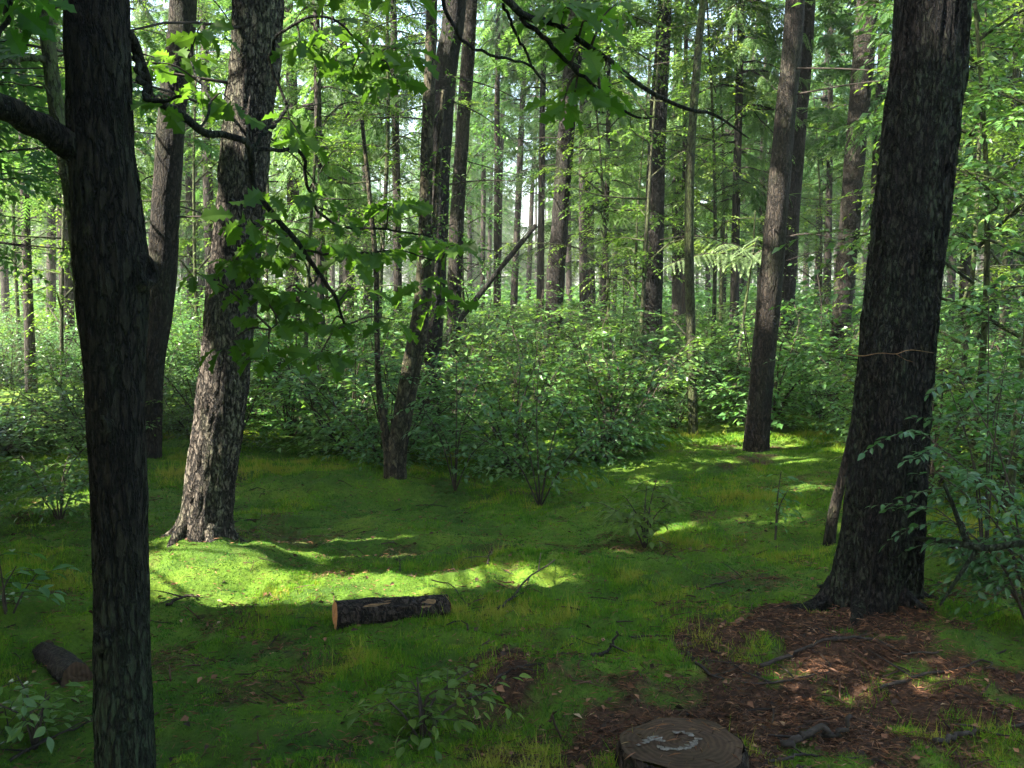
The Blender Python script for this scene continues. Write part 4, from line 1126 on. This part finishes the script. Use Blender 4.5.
near_plant('bush', 'bush of fresh green leaves right behind the dark horizontal dead branch', 'bush', b,
    [((-.2, .1, 1.1), 16, .36), ((.2, .25, 1.35), 18, .4), ((.0, .4, .9), 16, .36), ((.4, .0, 1.5), 18, .4), ((-.3, .3, .6), 15, .34), ((.1, .3, 1.6), 16, .36), ((.3, .5, 1.2), 16, .36)], .056, 'beech_leaf', 4)
b = G(422, 738)
near_plant('seedling', 'broad-leaved seedling on the shaded moss at the bottom, left of the cut stump', 'seedling', b,
    [((-.12, -.02, .15), 6, .16), ((-.02, .05, .20), 6, .16), ((.10, .02, .17), 6, .17), ((.04, -.05, .11), 5, .13), ((.18, .14, .2), 6, .18), ((-.05, .14, .15), 5, .16), ((.24, .05, .15), 5, .15)], .056, 'birch_leaf', 5, group='seedlings on the moss', tone=.3)
b = G(645, 545)
near_plant('seedling', 'leafy seedling standing alone in the middle of the moss behind the log', 'seedling', b,
    [((-.12, 0, .30), 11, .2), ((.08, .05, .42), 12, .2), ((.02, .1, .36), 11, .2), ((-.25, .1, .24), 10, .2), ((.16, -.05, .3), 10, .18)], .07, 'birch_leaf', 6, group='seedlings on the moss', tone=.7)
b = G(775, 540)
near_plant('seedling', 'thin upright seedling on the moss left of the mossy sapling', 'seedling', b, [((.03, 0, .45), 10, .16), ((.09, .05, .32), 8, .14)], .055, 'beech_leaf', 7, group='seedlings on the moss')
b = G(8, 620)
near_plant('seedling', 'dark seedling at the left edge above the half-hidden log', 'seedling', b, [((.05, 0, .26), 5, .22), ((-.06, .05, .3), 5, .22), ((.10, .1, .2), 4, .2)], .085, 'dark_leaf', 8, group='seedlings on the moss')
b = G(35, 745)
near_plant('seedling', 'low leafy seedling in the bottom left corner among sticks', 'seedling', b, [((.06, 0, .18), 5, .18), ((-.08, .05, .24), 5, .2), ((.0, .1, .16), 4, .18), ((-.15, .02, .15), 4, .18)], .06, 'beech_leaf', 9, group='seedlings on the moss')
b = G(60, 520)
near_plant('bush', 'low bush with sun-catching leaves left of the dark oak at the moss edge', 'bush', b,
    [((-.25, 0, .45), 16, .3), ((.2, .1, .55), 17, .3), ((.0, .25, .5), 16, .3), ((.35, .0, .35), 15, .3), ((-.4, .15, .35), 15, .3), ((.1, -.2, .3), 13, .26)], .06, 'beech_leaf', 10, group='leafy bushes of the undergrowth')
b = G(540, 505)
near_plant('bush', 'loose beech bush spilling farthest forward onto the moss, mid picture', 'bush', b,
    [((-.35, .1, .85), 11, .36), ((.3, .1, .95), 11, .38), ((.0, .3, 1.15), 12, .4), ((.55, .05, .55), 10, .36), ((-.6, .05, .6), 10, .36), ((.1, -.15, .5), 9, .34), ((.75, .2, .7), 10, .36)], .07, 'beech_leaf', 11, group='leafy bushes of the undergrowth')
b = G(455, 488)
near_plant('bush', 'dark leafy bush leaning against the right of the birch foot', 'bush', b,
    [((-.15, .0, .55), 9, .32), ((.2, .1, .8), 10, .34), ((.0, .3, 1.05), 11, .36), ((.4, .0, .5), 9, .32), ((-.3, .15, .7), 8, .3)], .07, 'dark_leaf', 12, group='leafy bushes of the undergrowth')

# ------------------------------------------------------------------ logs and stump
def wood_end():
    m, nt, out = new_mat('cut_wood')
    tc = nt.nodes.new('ShaderNodeTexCoord')
    w = N(nt, 'ShaderNodeTexWave', Scale=28.0, Distortion=2.2, Detail=3.0); w.wave_type = 'RINGS'; w.rings_direction = 'Z'
    n = N(nt, 'ShaderNodeTexNoise', Scale=14.0, Detail=6.0, Roughness=.7)
    nt.links.new(tc.outputs['Object'], w.inputs['Vector']); nt.links.new(tc.outputs['Object'], n.inputs['Vector'])
    c = mixc(nt, .35, ramp(nt, n.outputs['Fac'], [(.3, (.20, .075, .02)), (.7, (.58, .25, .08))]), ramp(nt, w.outputs['Fac'], [(.2, (.24, .09, .025)), (.8, (.60, .29, .10))]))
    b = N(nt, 'ShaderNodeBsdfPrincipled', Roughness=.7); nt.links.new(c, b.inputs['Base Color']); nt.links.new(b.outputs[0], out.inputs[0])
    return m
M['cut'] = wood_end()
def stump_top():
    m, nt, out = new_mat('weathered_cut')
    tc = nt.nodes.new('ShaderNodeTexCoord')
    w = N(nt, 'ShaderNodeTexWave', Scale=17.0, Distortion=4.5, Detail=4.0); w.wave_type = 'RINGS'; w.rings_direction = 'Z'
    n = N(nt, 'ShaderNodeTexNoise', Scale=9.0, Detail=7.0, Roughness=.7)
    n2 = N(nt, 'ShaderNodeTexNoise', Scale=3.2, Detail=5.0, Roughness=.6)
    for q in (w, n, n2): nt.links.new(tc.outputs['Object'], q.inputs['Vector'])
    c = mixc(nt, .25, ramp(nt, n.outputs['Fac'], [(.3, (.018, .011, .007)), (.7, (.095, .058, .036))]), ramp(nt, w.outputs['Fac'], [(.2, (.020, .012, .008)), (.8, (.11, .07, .045))]))
    c = mixc(nt, ramp(nt, n2.outputs['Fac'], [(.45, (0, 0, 0)), (.65, (.3, .3, .3))]), c, (.018, .018, .008))
    b = N(nt, 'ShaderNodeBsdfPrincipled', Roughness=.8); b.inputs['Specular IOR Level'].default_value = .12
    bp = N(nt, 'ShaderNodeBump', Strength=.5, Distance=.006); nt.links.new(n.outputs['Fac'], bp.inputs['Height']); nt.links.new(bp.outputs[0], b.inputs['Normal'])
    nt.links.new(c, b.inputs['Base Color']); nt.links.new(b.outputs[0], out.inputs[0])
    return m
M['stump_top'] = stump_top()
M['log_bark'] = bark('log_bark', (.016, .012, .01), (.045, .032, .024), (.10, .075, .055), moss_amt=.25, size=30, stretch=.4)
M['resin'] = plain('pale_fungus', (.03, .024, .018), (.24, .215, .18), 60, rough=.6)
M['bare'] = plain('bare_wood', (.06, .03, .012), (.22, .125, .05), 60, stretch=(.3, 1, 1), rough=.7)

def disc(c, n, r, mat, name, parent, base, seed, dish=.0, up=(0, 0, 1.0), k=48, rings=6):
    n = norm(np.array(n)); x = norm(np.cross(n, up) if abs(n @ np.array(up)) < .95 else np.cross(n, [1.0, 0, 0])); y = np.cross(n, x)
    a = np.linspace(0, 2 * math.pi, k, endpoint=False)
    rr = r * (1 + .05 * np.sin(3 * a + seed) + .03 * np.sin(7 * a + 2 * seed))
    v = [np.zeros((1, 3))]; 
    for q in range(1, rings + 1):
        f = q / rings
        v.append(f * rr[:, None] * (np.cos(a)[:, None] * x + np.sin(a)[:, None] * y) + n * (dish * (1 - f * f) + .0025 * np.sin(a * 5 + q)[:, None] * (f < 1)))
    v = np.concatenate(v)
    T = [(0, 1 + j, 1 + (j + 1) % k) for j in range(k)]; Q = []
    for q in range(rings - 1):
        for j in range(k):
            Q.append((1 + q * k + j, 1 + (q + 1) * k + j, 1 + (q + 1) * k + (j + 1) % k, 1 + q * k + (j + 1) % k))
    mb = MB(); mb.add(v, T, Q)
    o = link(name, mesh_of(name, mb, M[mat]), parent)
    o.location = tuple(np.array(c) - base)
    return o

def make_log(name, label, a, b, r, seed, patches=(), face='cut'):
    mid = (a + b) / 2
    base = np.array([mid[0], mid[1], gz(mid[0], mid[1])])
    root = thing(name, label, 'log', base, None)
    ax = norm(b - a)
    pts = smooth_path(np.array([a, mid + [0, 0, .004], b]), 50)
    mb = MB(); tube(mb, pts, np.full(50, r * 1.04), 48, bump=.17, bump_scale=(5, 12), seed=seed, capped=False)
    link('bark', mesh_of('bark', mb, M['log_bark'], off=base), root)
    disc(a - ax * .001, -ax, r * .985, face, 'cut_face', root, base, seed)
    disc(b + ax * .001, ax, r * .985, face, 'cut_face', root, base, seed + 1)
    side = norm(np.cross(ax, [0, 0, 1.0])); upv = np.cross(side, ax)
    if side[1] > 0: side = -side
    for (t, ang, la, lw) in patches:
        c0 = a + (b - a) * t
        mb = MB(); nu, nv = 14, 8
        V = []
        for i in range(nu):
            for j in range(nv):
                u = i / (nu - 1) * 2 - 1; w = j / (nv - 1) * 2 - 1
                w2 = w * math.sqrt(max(0, 1 - u * u * .96)) * (1 + .2 * math.sin(u * 7 + t * 9))
                th = ang + w2 * lw + u * .18
                V.append(c0 + ax * (u * la) + (r * 1.0) * (side * math.cos(th) + upv * math.sin(th)))
        Q = [(i * nv + j, (i + 1) * nv + j, (i + 1) * nv + j + 1, i * nv + j + 1) for i in range(nu - 1) for j in range(nv - 1)]
        mb.add(np.array(V), None, Q); link('bare_patch', mesh_of('bare_patch', mb, M['bare'], off=base), root)
    return root
ga = G(338, 630); gb = G(443, 627)
LR = .068
la_ = P(335, 615, ga[1] + .02); lb_ = P(447, 613, ga[1] + .21)
la_[2] = max(la_[2], gz(la_[0], la_[1]) + LR * .7); lb_[2] = la_[2] - .03
make_log('log', 'short cut log with an orange sawn end lying on the moss in the middle', la_, lb_, LR, 2, [(.36, .95, .075, .16), (.80, .80, .040, .30)])
l2b = G(74, 680); l2a = l2b + np.array([-.26, .30, 0])
l2b[2] = gz(l2b[0], l2b[1]) + .018; l2a[2] = gz(l2a[0], l2a[1]) - .03
make_log('log', 'dark weathered log half sunk in the moss left of the dark oak', l2a, l2b + [.02, -.02, 0], .062, 5, face='stump_top')

sc_ = None
for Yq in np.linspace(2.9, 4.2, 261):
    q = P(683, 743, Yq)
    if sc_ is None or abs(q[2] - gz(q[0], q[1]) - .12) < best_: sc_, best_ = q, abs(q[2] - gz(q[0], q[1]) - .12)
sb = np.array([sc_[0], sc_[1], gz(sc_[0], sc_[1])])
top_z = sc_[2]
stump = thing('stump', 'low sawn tree stump with a weathered top in the bottom foreground', 'stump', sb)
SR = .065 * float(sc_[1])
mb = MB()
zs = np.concatenate([np.linspace(sb[2] - .12, top_z - .012, 26), [top_z - .003]])
rad = SR * (1 + .10 * np.exp(-(zs - sb[2]) * 14)); rad[-1] *= .975
tube(mb, np.stack([np.full(27, sb[0]), np.full(27, sb[1]), zs], 1), rad, 120, bump=.09, bump_scale=(9, 5), seed=4, capped=False, flare=(.2, .06, 6, .5))
link('bark', mesh_of('bark', mb, M['log_bark'], off=sb), stump)
disc((sb[0], sb[1], top_z), (0, 0, 1), SR * .97, 'stump_top', 'cut_face', stump, sb, 3, dish=.004, k=96, rings=14)
def blob(path, w, mat, name, parent, base, seed):
    """thin smear of fungus lying on a surface"""
    pr = smooth_path(np.array(path), 24); mb = MB(); gg = np.random.default_rng(seed)
    ww = w * (np.sin(np.linspace(.15, 3.0, 24)) * .8 + .2) * (1 + .5 * (vnoise(np.arange(24) * .7, np.zeros(24), seed) - .5) * 2)
    tn = norm(np.gradient(pr, axis=0)); sd = norm(np.cross(tn, [0, 0, 1.0]))
    V = np.concatenate([np.stack([pr - sd * ww[:, None], pr + sd * ww[:, None] * .0 + [0, 0, .004], pr + sd * ww[:, None]], 1)]).reshape(-1, 3)
    Q = []
    for i in range(23):
        for j in range(2): Q.append((i * 3 + j, (i + 1) * 3 + j, (i + 1) * 3 + j + 1, i * 3 + j + 1))
    mb.add(V, None, Q); link(name, mesh_of(name, mb, M[mat], off=base), parent)
zt_ = top_z + .007
def on_top(px, py):
    d = ray(px, py); t = (zt_ - EYE) / d[2]; return np.array([0, 0, EYE]) + d * t
gf = np.random.default_rng(14)
for q, (pts, nn) in enumerate([([(642, 743), (652, 738), (662, 741)], 7), ([(662, 747), (676, 749), (690, 747), (697, 739)], 12), ([(676, 732), (684, 732), (692, 735)], 6)]):
    ln = smooth_path(np.array([on_top(*p) for p in pts]), nn)
    for w_ in range(nn):
        if gf.random() < .1: continue
        c0 = ln[w_] + np.array([gf.normal(0, .004), gf.normal(0, .006), 0]); a_ = gf.uniform(-.6, .6); l_ = gf.uniform(.010, .020)
        dv = np.array([math.cos(a_), math.sin(a_), 0]) * l_
        blob([c0 - dv, c0 + [0, gf.normal(0, .003), 0], c0 + dv], gf.uniform(.005, .010), 'resin', 'fungus', stump, sb, q * 20 + w_)

# ------------------------------------------------------------------ fallen branches and chunks of wood
def stick(label, pts, w, seed, name='fallen_branch', cat_='branch', lift=.4, twigs=2, mat='dead', sides=9):
    """pts on the ground by pixel: (px, py) or (px, py, extra height)"""
    g = np.random.default_rng(seed)
    W = []
    for p in pts:
        q = G(p[0], p[1]); q[2] = gz(q[0], q[1]) + (p[2] if len(p) > 2 else 0) + w * lift
        W.append(q)
    W = np.array(W); base = W.mean(0); base[2] = gz(base[0], base[1])
    root = thing(name, label, cat_, base, 'fallen sticks on the forest floor')
    n = 40; pr = smooth_path(W, n)
    pr += (np.stack([vnoise(np.arange(n) * .5, np.full(n, k * 7.3), seed) for k in range(3)], 1) - .5) * w * .8
    mb = MB(); tube(mb, pr, np.linspace(w * .4, w * .2, n), sides, bump=.25, bump_scale=(3, 14), seed=seed)
    for k in range(twigs):
        i = int(g.integers(6, n - 4)); a = g.uniform(0, 6.28); l = g.uniform(.08, .25)
        d = np.array([math.cos(a), math.sin(a), g.uniform(.0, .35)])
        tb = MB(); tube(tb, smooth_path(np.array([pr[i], pr[i] + d * l * .5 + g.normal(0, .01, 3), pr[i] + d * l]), 8), np.linspace(w * .22, w * .08, 8), 5)
        link('twig', mesh_of('twig', tb, M[mat], off=base), root)
    link('bole', mesh_of('bole', mb, M[mat], off=base), root)
    return root
stick('long thin fallen branch curving over the litter below the massive trunk', [(760, 669), (800, 660), (830, 656), (870, 654), (905, 656), (940, 664)], .024, 1, twigs=3)
stick('bent fallen branch on the litter edge above the stump', [(688, 655), (700, 668), (720, 680), (765, 685), (830, 687)], .020, 2, twigs=3)
stick('forked dark stick poking up from the moss right of the log', [(498, 612), (512, 602, .02), (530, 590, .06), (555, 578, .10)], .020, 3, twigs=3)
stick('knobbly dark chunk of rotten wood lying on the litter right of the stump', [(786, 749), (802, 744, .01), (820, 741, .02), (838, 742, .0), (850, 736, .05)], .045, 4, name='wood_chunk', cat_='wood chunk', twigs=1)
stick('small upright stub of dark wood on the moss above the stump', [(590, 658), (604, 655), (613, 652, .02), (617, 648, .06)], .026, 5, name='wood_chunk', cat_='wood chunk', twigs=1)
stick('straight stick along the bottom edge right of the stump', [(770, 763), (810, 757), (860, 760)], .016, 6, twigs=1)
stick('thin dark twig lying flat on the moss midway between log and massive trunk', [(630, 638), (655, 637), (690, 637)], .014, 7, twigs=1)
stick('thin twig slanting down beside the right end of the log', [(432, 588, .05), (452, 598, .06), (466, 608, .02), (482, 618)], .010, 8, twigs=1)
stick('dark stick on the moss just right of the sunlit pine foot', [(232, 524), (258, 520), (292, 515)], .018, 9, twigs=1)
stick('slender stick on the moss below the birch', [(392, 512), (420, 506), (448, 494)], .016, 10, twigs=1)
stick('crossed sticks in the bottom left corner', [(10, 762), (45, 748, .02), (95, 728, .03)], .018, 11, twigs=3)
stick('short bit of wood below the shaded seedling, near the mossy hummock', [(486, 706), (510, 704), (545, 699)], .018, 12, twigs=1)
stick('fine twig in front of the left end of the log', [(238, 612), (268, 618), (310, 619)], .010, 13, twigs=1)
stick('stick lying on the litter under the dark glossy bush', [(880, 690), (920, 678), (965, 668), (1005, 652)], .022, 14, twigs=3)
stick('stick at the far side of the moss left of the mossy sapling', [(700, 590), (735, 580), (768, 574)], .014, 15, twigs=2)
stick('thick dark stick on the litter at the right edge', [(935, 745), (980, 735), (1030, 728)], .030, 16, twigs=2)
stick('small dark upright twig standing in the moss behind the log', [(400, 572), (400, 571, .05), (398, 570, .09)], .010, 17, twigs=1)
stick('short forked twig standing in the moss left of the lit hummock', [(488, 566), (489, 565, .05), (492, 564, .09)], .014, 18, twigs=2)
stick('dark debris stick on the moss left of the log below the sunlit pine', [(168, 606), (182, 602, .02), (200, 600)], .022, 19, twigs=3)
# dark dead branch held level at the right, and the crooked limb under it
rb = P(960, 548, 4.5); rb[2] = gz(rb[0], rb[1])
dbr = thing('fallen_branch', 'dark dead branch held level above the ground from the massive trunk to the right edge', 'branch', rb, 'fallen sticks on the forest floor')
W = np.array([P(914, 538, 4.62), P(950, 542, 4.3), P(985, 548, 4.05), (P(1050, 552, 3.9)), P(1120, 660, 3.8)])
mb = MB(); pr = smooth_path(W, 50); tube(mb, pr, np.linspace(.012, .020, 50), 12, bump=.2, bump_scale=(3, 12), seed=3); link('bole', mesh_of('bole', mb, M['bark_oak'], off=rb), dbr)
W = np.array([P(944, 484, 4.1), P(953, 505, 4.12), P(962, 530, 4.15), P(968, 545, 4.18)])
mb = MB(); tube(mb, smooth_path(W, 30), np.linspace(.008, .015, 30), 8, bump=.2, seed=6); link('branch', mesh_of('branch', mb, M['bark_oak'], off=rb), dbr)
W = np.array([P(978, 548, 4.1), P(960, 575, 4.1), P(940, 605, 4.15)])
mb = MB(); tube(mb, smooth_path(W, 30), np.linspace(.012, .006, 30), 8, bump=.2, seed=7); link('branch', mesh_of('branch', mb, M['bark_oak'], off=rb), dbr)
# pale dead twig across the massive trunk
i = int(np.argmin(abs(big_pr[:, 2] - P(890, 355, 4.6)[2])))
mb = MB(); W = np.array([P(846, 354, 4.6), P(862, 356, 4.5), P(880, 353, 4.49), P(896, 354, 4.49), P(910, 350, 4.5), P(934, 353, 4.6)])
tube(mb, smooth_path(W, 24), np.linspace(.003, .0015, 24), 5)
tube(mb, np.array([P(896, 354, 4.49), P(906, 360, 4.47), P(913, 362, 4.46)]), [.0018, .0014, .001], 4); link('twig', mesh_of('twig', mb, M['bare'], off=big_base), big)

# ------------------------------------------------------------------ moss blades and litter
g = np.random.default_rng(91)
n = 900000
Yv = 2.3 + 9.5 * g.random(n) ** 1.25
xv = g.uniform(-1, 1, n) * (.56 * Yv + .25)
lm = litter_mask(xv, Yv)
pn = fbm(xv * 1.7, Yv * 1.7, 51, 3); pn2 = vnoise(xv * 6, Yv * 6, 57); cu = vnoise(xv * 17, Yv * 17, 59) * .6 + vnoise(xv * 34, Yv * 34, 60) * .4
keep = (g.random(n) > lm * 1.15) & (g.random(n) < (.25 + .9 * pn) * np.clip(cu * 3.0 - .55, .06, 1.3))
xv, Yv, pn, pn2, cu = xv[keep], Yv[keep], pn[keep], pn2[keep], cu[keep]; n = len(xv)
L = (.006 + .022 * np.clip(pn * 3.2 - 1.35, 0, 1) + .006 * g.random(n)) * (.55 + .9 * cu) * (1 + .06 * Yv)
tall = g.random(n) < .006 + .05 * (pn > .62)
L = np.where(tall, L * g.uniform(1.8, 3.2, n), L)
a = g.uniform(0, 6.28, n); tl = g.uniform(.15, 1.0, n)
d = np.stack([np.cos(a) * tl, np.sin(a) * tl, np.ones(n)], 1)
up = np.stack([-np.cos(a), -np.sin(a), .3 * np.ones(n)], 1) + g.normal(0, .4, (n, 3))
BL_V = np.array([[-.5, 0, 0], [.5, 0, 0], [0, 1, 0]], float); BL_T = np.array([[0, 1, 2]])
w = (.0020 + .0005 * Yv) / L
mb = MB(); place(mb, BL_V, BL_T, np.stack([xv, Yv, height(xv, Yv) - .003], 1), d, up, L, np.clip(.42 + 1.5 * (pn - .5) + .6 * (pn2 - .5) + .7 * (cu - .5) + g.normal(0, .14, n), 0, 1), width=w)
tag(link('moss', mesh_of('moss', mb, M['grass'], smooth=False)), 'short bright moss and fine grass covering the floor', 'moss', kind='stuff')

n = 190000
Yv = 2.6 + 6.5 * g.random(n) ** 1.1; xv = g.uniform(-1, 1, n) * (.56 * Yv + .2)
lm = litter_mask(xv, Yv); keep = g.random(n) < lm * 1.1 + .13
xv, Yv = xv[keep], Yv[keep]; n = len(xv)
a = g.uniform(0, 6.28, n); isleaf = g.random(n) < .06
mb = MB()
pz = np.stack([xv, Yv, height(xv, Yv) + .004 + .012 * g.random(n)], 1)
d = np.stack([np.cos(a), np.sin(a), g.normal(0, .22, n)], 1)
q = ~isleaf
place(mb, DIAM_V, DIAM_T, pz[q], d[q], np.array([0, 0, 1.]) + g.normal(0, .4, (q.sum(), 3)), g.uniform(.015, .05, q.sum()), g.random(q.sum()) ** 1.1 * .95, width=g.uniform(.05, .16, q.sum()))
q = isleaf
place(mb, OVATE_V, OVATE_T, pz[q], d[q], np.array([0, 0, 1.]) + g.normal(0, .5, (q.sum(), 3)), g.uniform(.012, .042, q.sum()), g.random(q.sum()) ** 1.4, width=g.uniform(.8, 1.5, q.sum()))
k = 70; aa_ = g.uniform(0, 6.28, k); rq = SR * np.sqrt(g.random(k)) * .95; a3 = g.uniform(0, 6.28, k)
place(mb, DIAM_V, DIAM_T, np.stack([sb[0] + rq * np.cos(aa_), sb[1] + rq * np.sin(aa_), np.full(k, top_z + .009)], 1), np.stack([np.cos(a3), np.sin(a3), g.normal(0, .05, k)], 1), np.array([0, 0, 1.]) + g.normal(0, .2, (k, 3)), g.uniform(.015, .06, k), g.random(k), width=g.uniform(.04, .12, k))
k = 2600; Yt = 2.6 + 6 * g.random(k); xt = g.uniform(-1, 1, k) * (.56 * Yt + .2)
kk = g.random(k) < litter_mask(xt, Yt) + .12; xt, Yt = xt[kk], Yt[kk]; k = len(xt); a = g.uniform(0, 6.28, k)
for q in range(k):
    l = g.uniform(.03, .16); p0 = np.array([xt[q], Yt[q], float(height(xt[q], Yt[q])) + .008]); p1 = p0 + np.array([math.cos(a[q]) * l, math.sin(a[q]) * l, 0]); p1[2] = float(height(p1[0], p1[1])) + .008 + .02 * g.random()
    tube(mb, np.array([p0, (p0 + p1) / 2 + g.normal(0, .008, 3), p1]), np.array([1, .9, .5]) * g.uniform(.0015, .005), 4, rnd=g.random() * .35)
tag(link('leaf_litter', mesh_of('leaf_litter', mb, M['litter'], smooth=False)), 'red-brown needles and dry leaves strewn on the floor', 'litter', kind='stuff')

# ------------------------------------------------------------------ haze in the air between the trees
if HAZE_DENSITY > 0:
    m, nt, out = new_mat('haze')
    pv = N(nt, 'ShaderNodeVolumePrincipled')
    pv.inputs['Density'].default_value = HAZE_DENSITY
    pv.inputs['Color'].default_value = (.95, .97, .90, 1)
    pv.inputs['Anisotropy'].default_value = 0.0
    nt.links.new(pv.outputs[0], out.inputs['Volume'])
    x0, x1, y0, y1, z0, z1 = -410, 410, -410, 410, -2.5, 26
    v = [(x, y, z) for x in (x0, x1) for y in (y0, y1) for z in (z0, z1)]
    mb = MB(); mb.add(v, None, [(0, 1, 3, 2), (4, 6, 7, 5), (0, 4, 5, 1), (2, 3, 7, 6), (0, 2, 6, 4), (1, 5, 7, 3)])
    tag(link('haze', mesh_of('haze', mb, m, smooth=False)), kind='stuff')

# ------------------------------------------------------------------ labels that say which one, by what it stands between
ORD = ['nearest', 'second', 'third', 'fourth', 'fifth', 'sixth', 'seventh', 'eighth', 'ninth', 'tenth', 'eleventh', 'twelfth', 'thirteenth', 'fourteenth', 'fifteenth', 'sixteenth', 'seventeenth', 'eighteenth', 'nineteenth', 'twentieth', 'twenty-first', 'twenty-second', 'twenty-third', 'twenty-fourth', 'twenty-fifth']
def ordn(i): return ORD[i] if i < len(ORD) else ORD[-1]
marks = sorted([(px, s) for px, s, Y in LAND if s in ('the dark oak', 'the sunlit pine', 'the birch', 'the bole by the sky gap', 'the black bole', 'the slim stem', 'the leaning brown bole', 'the grey bole', 'the massive trunk')])
cells = {}
for (o, px, Y, words) in REPEATS:
    if px < -500:
        cells.setdefault(('shade', words), []).append((Y, o)); continue
    i = sum(1 for q, _ in marks if q <= px)
    cells.setdefault((i, words), []).append((Y, o))
for (i, words), lst in cells.items():
    lst.sort(key=lambda t: t[0])
    for k, (Y, o) in enumerate(lst):
        if i == 'shade':
            o['label'] = f'shade-casting conifer beside the viewpoint, {ordn(k)} from the lens'; o['group'] = 'conifers beside the viewpoint'; continue
        if i == 0: where = 'left of the dark oak'
        elif i == len(marks): where = 'right of the massive trunk'
        else: where = f'between {marks[i - 1][1]} and {marks[i][1]}'
        where = where.replace('the bole by the sky gap', 'the sky-gap bole').replace('the leaning brown bole', 'the brown bole')
        if k == 0: tail = 'nearest to the lens'
        else: tail = f'{ordn(k)} back'
        o['label'] = f'{words} {where}, {tail}'
        if 'group' not in o: o['group'] = words + 's of the wood'
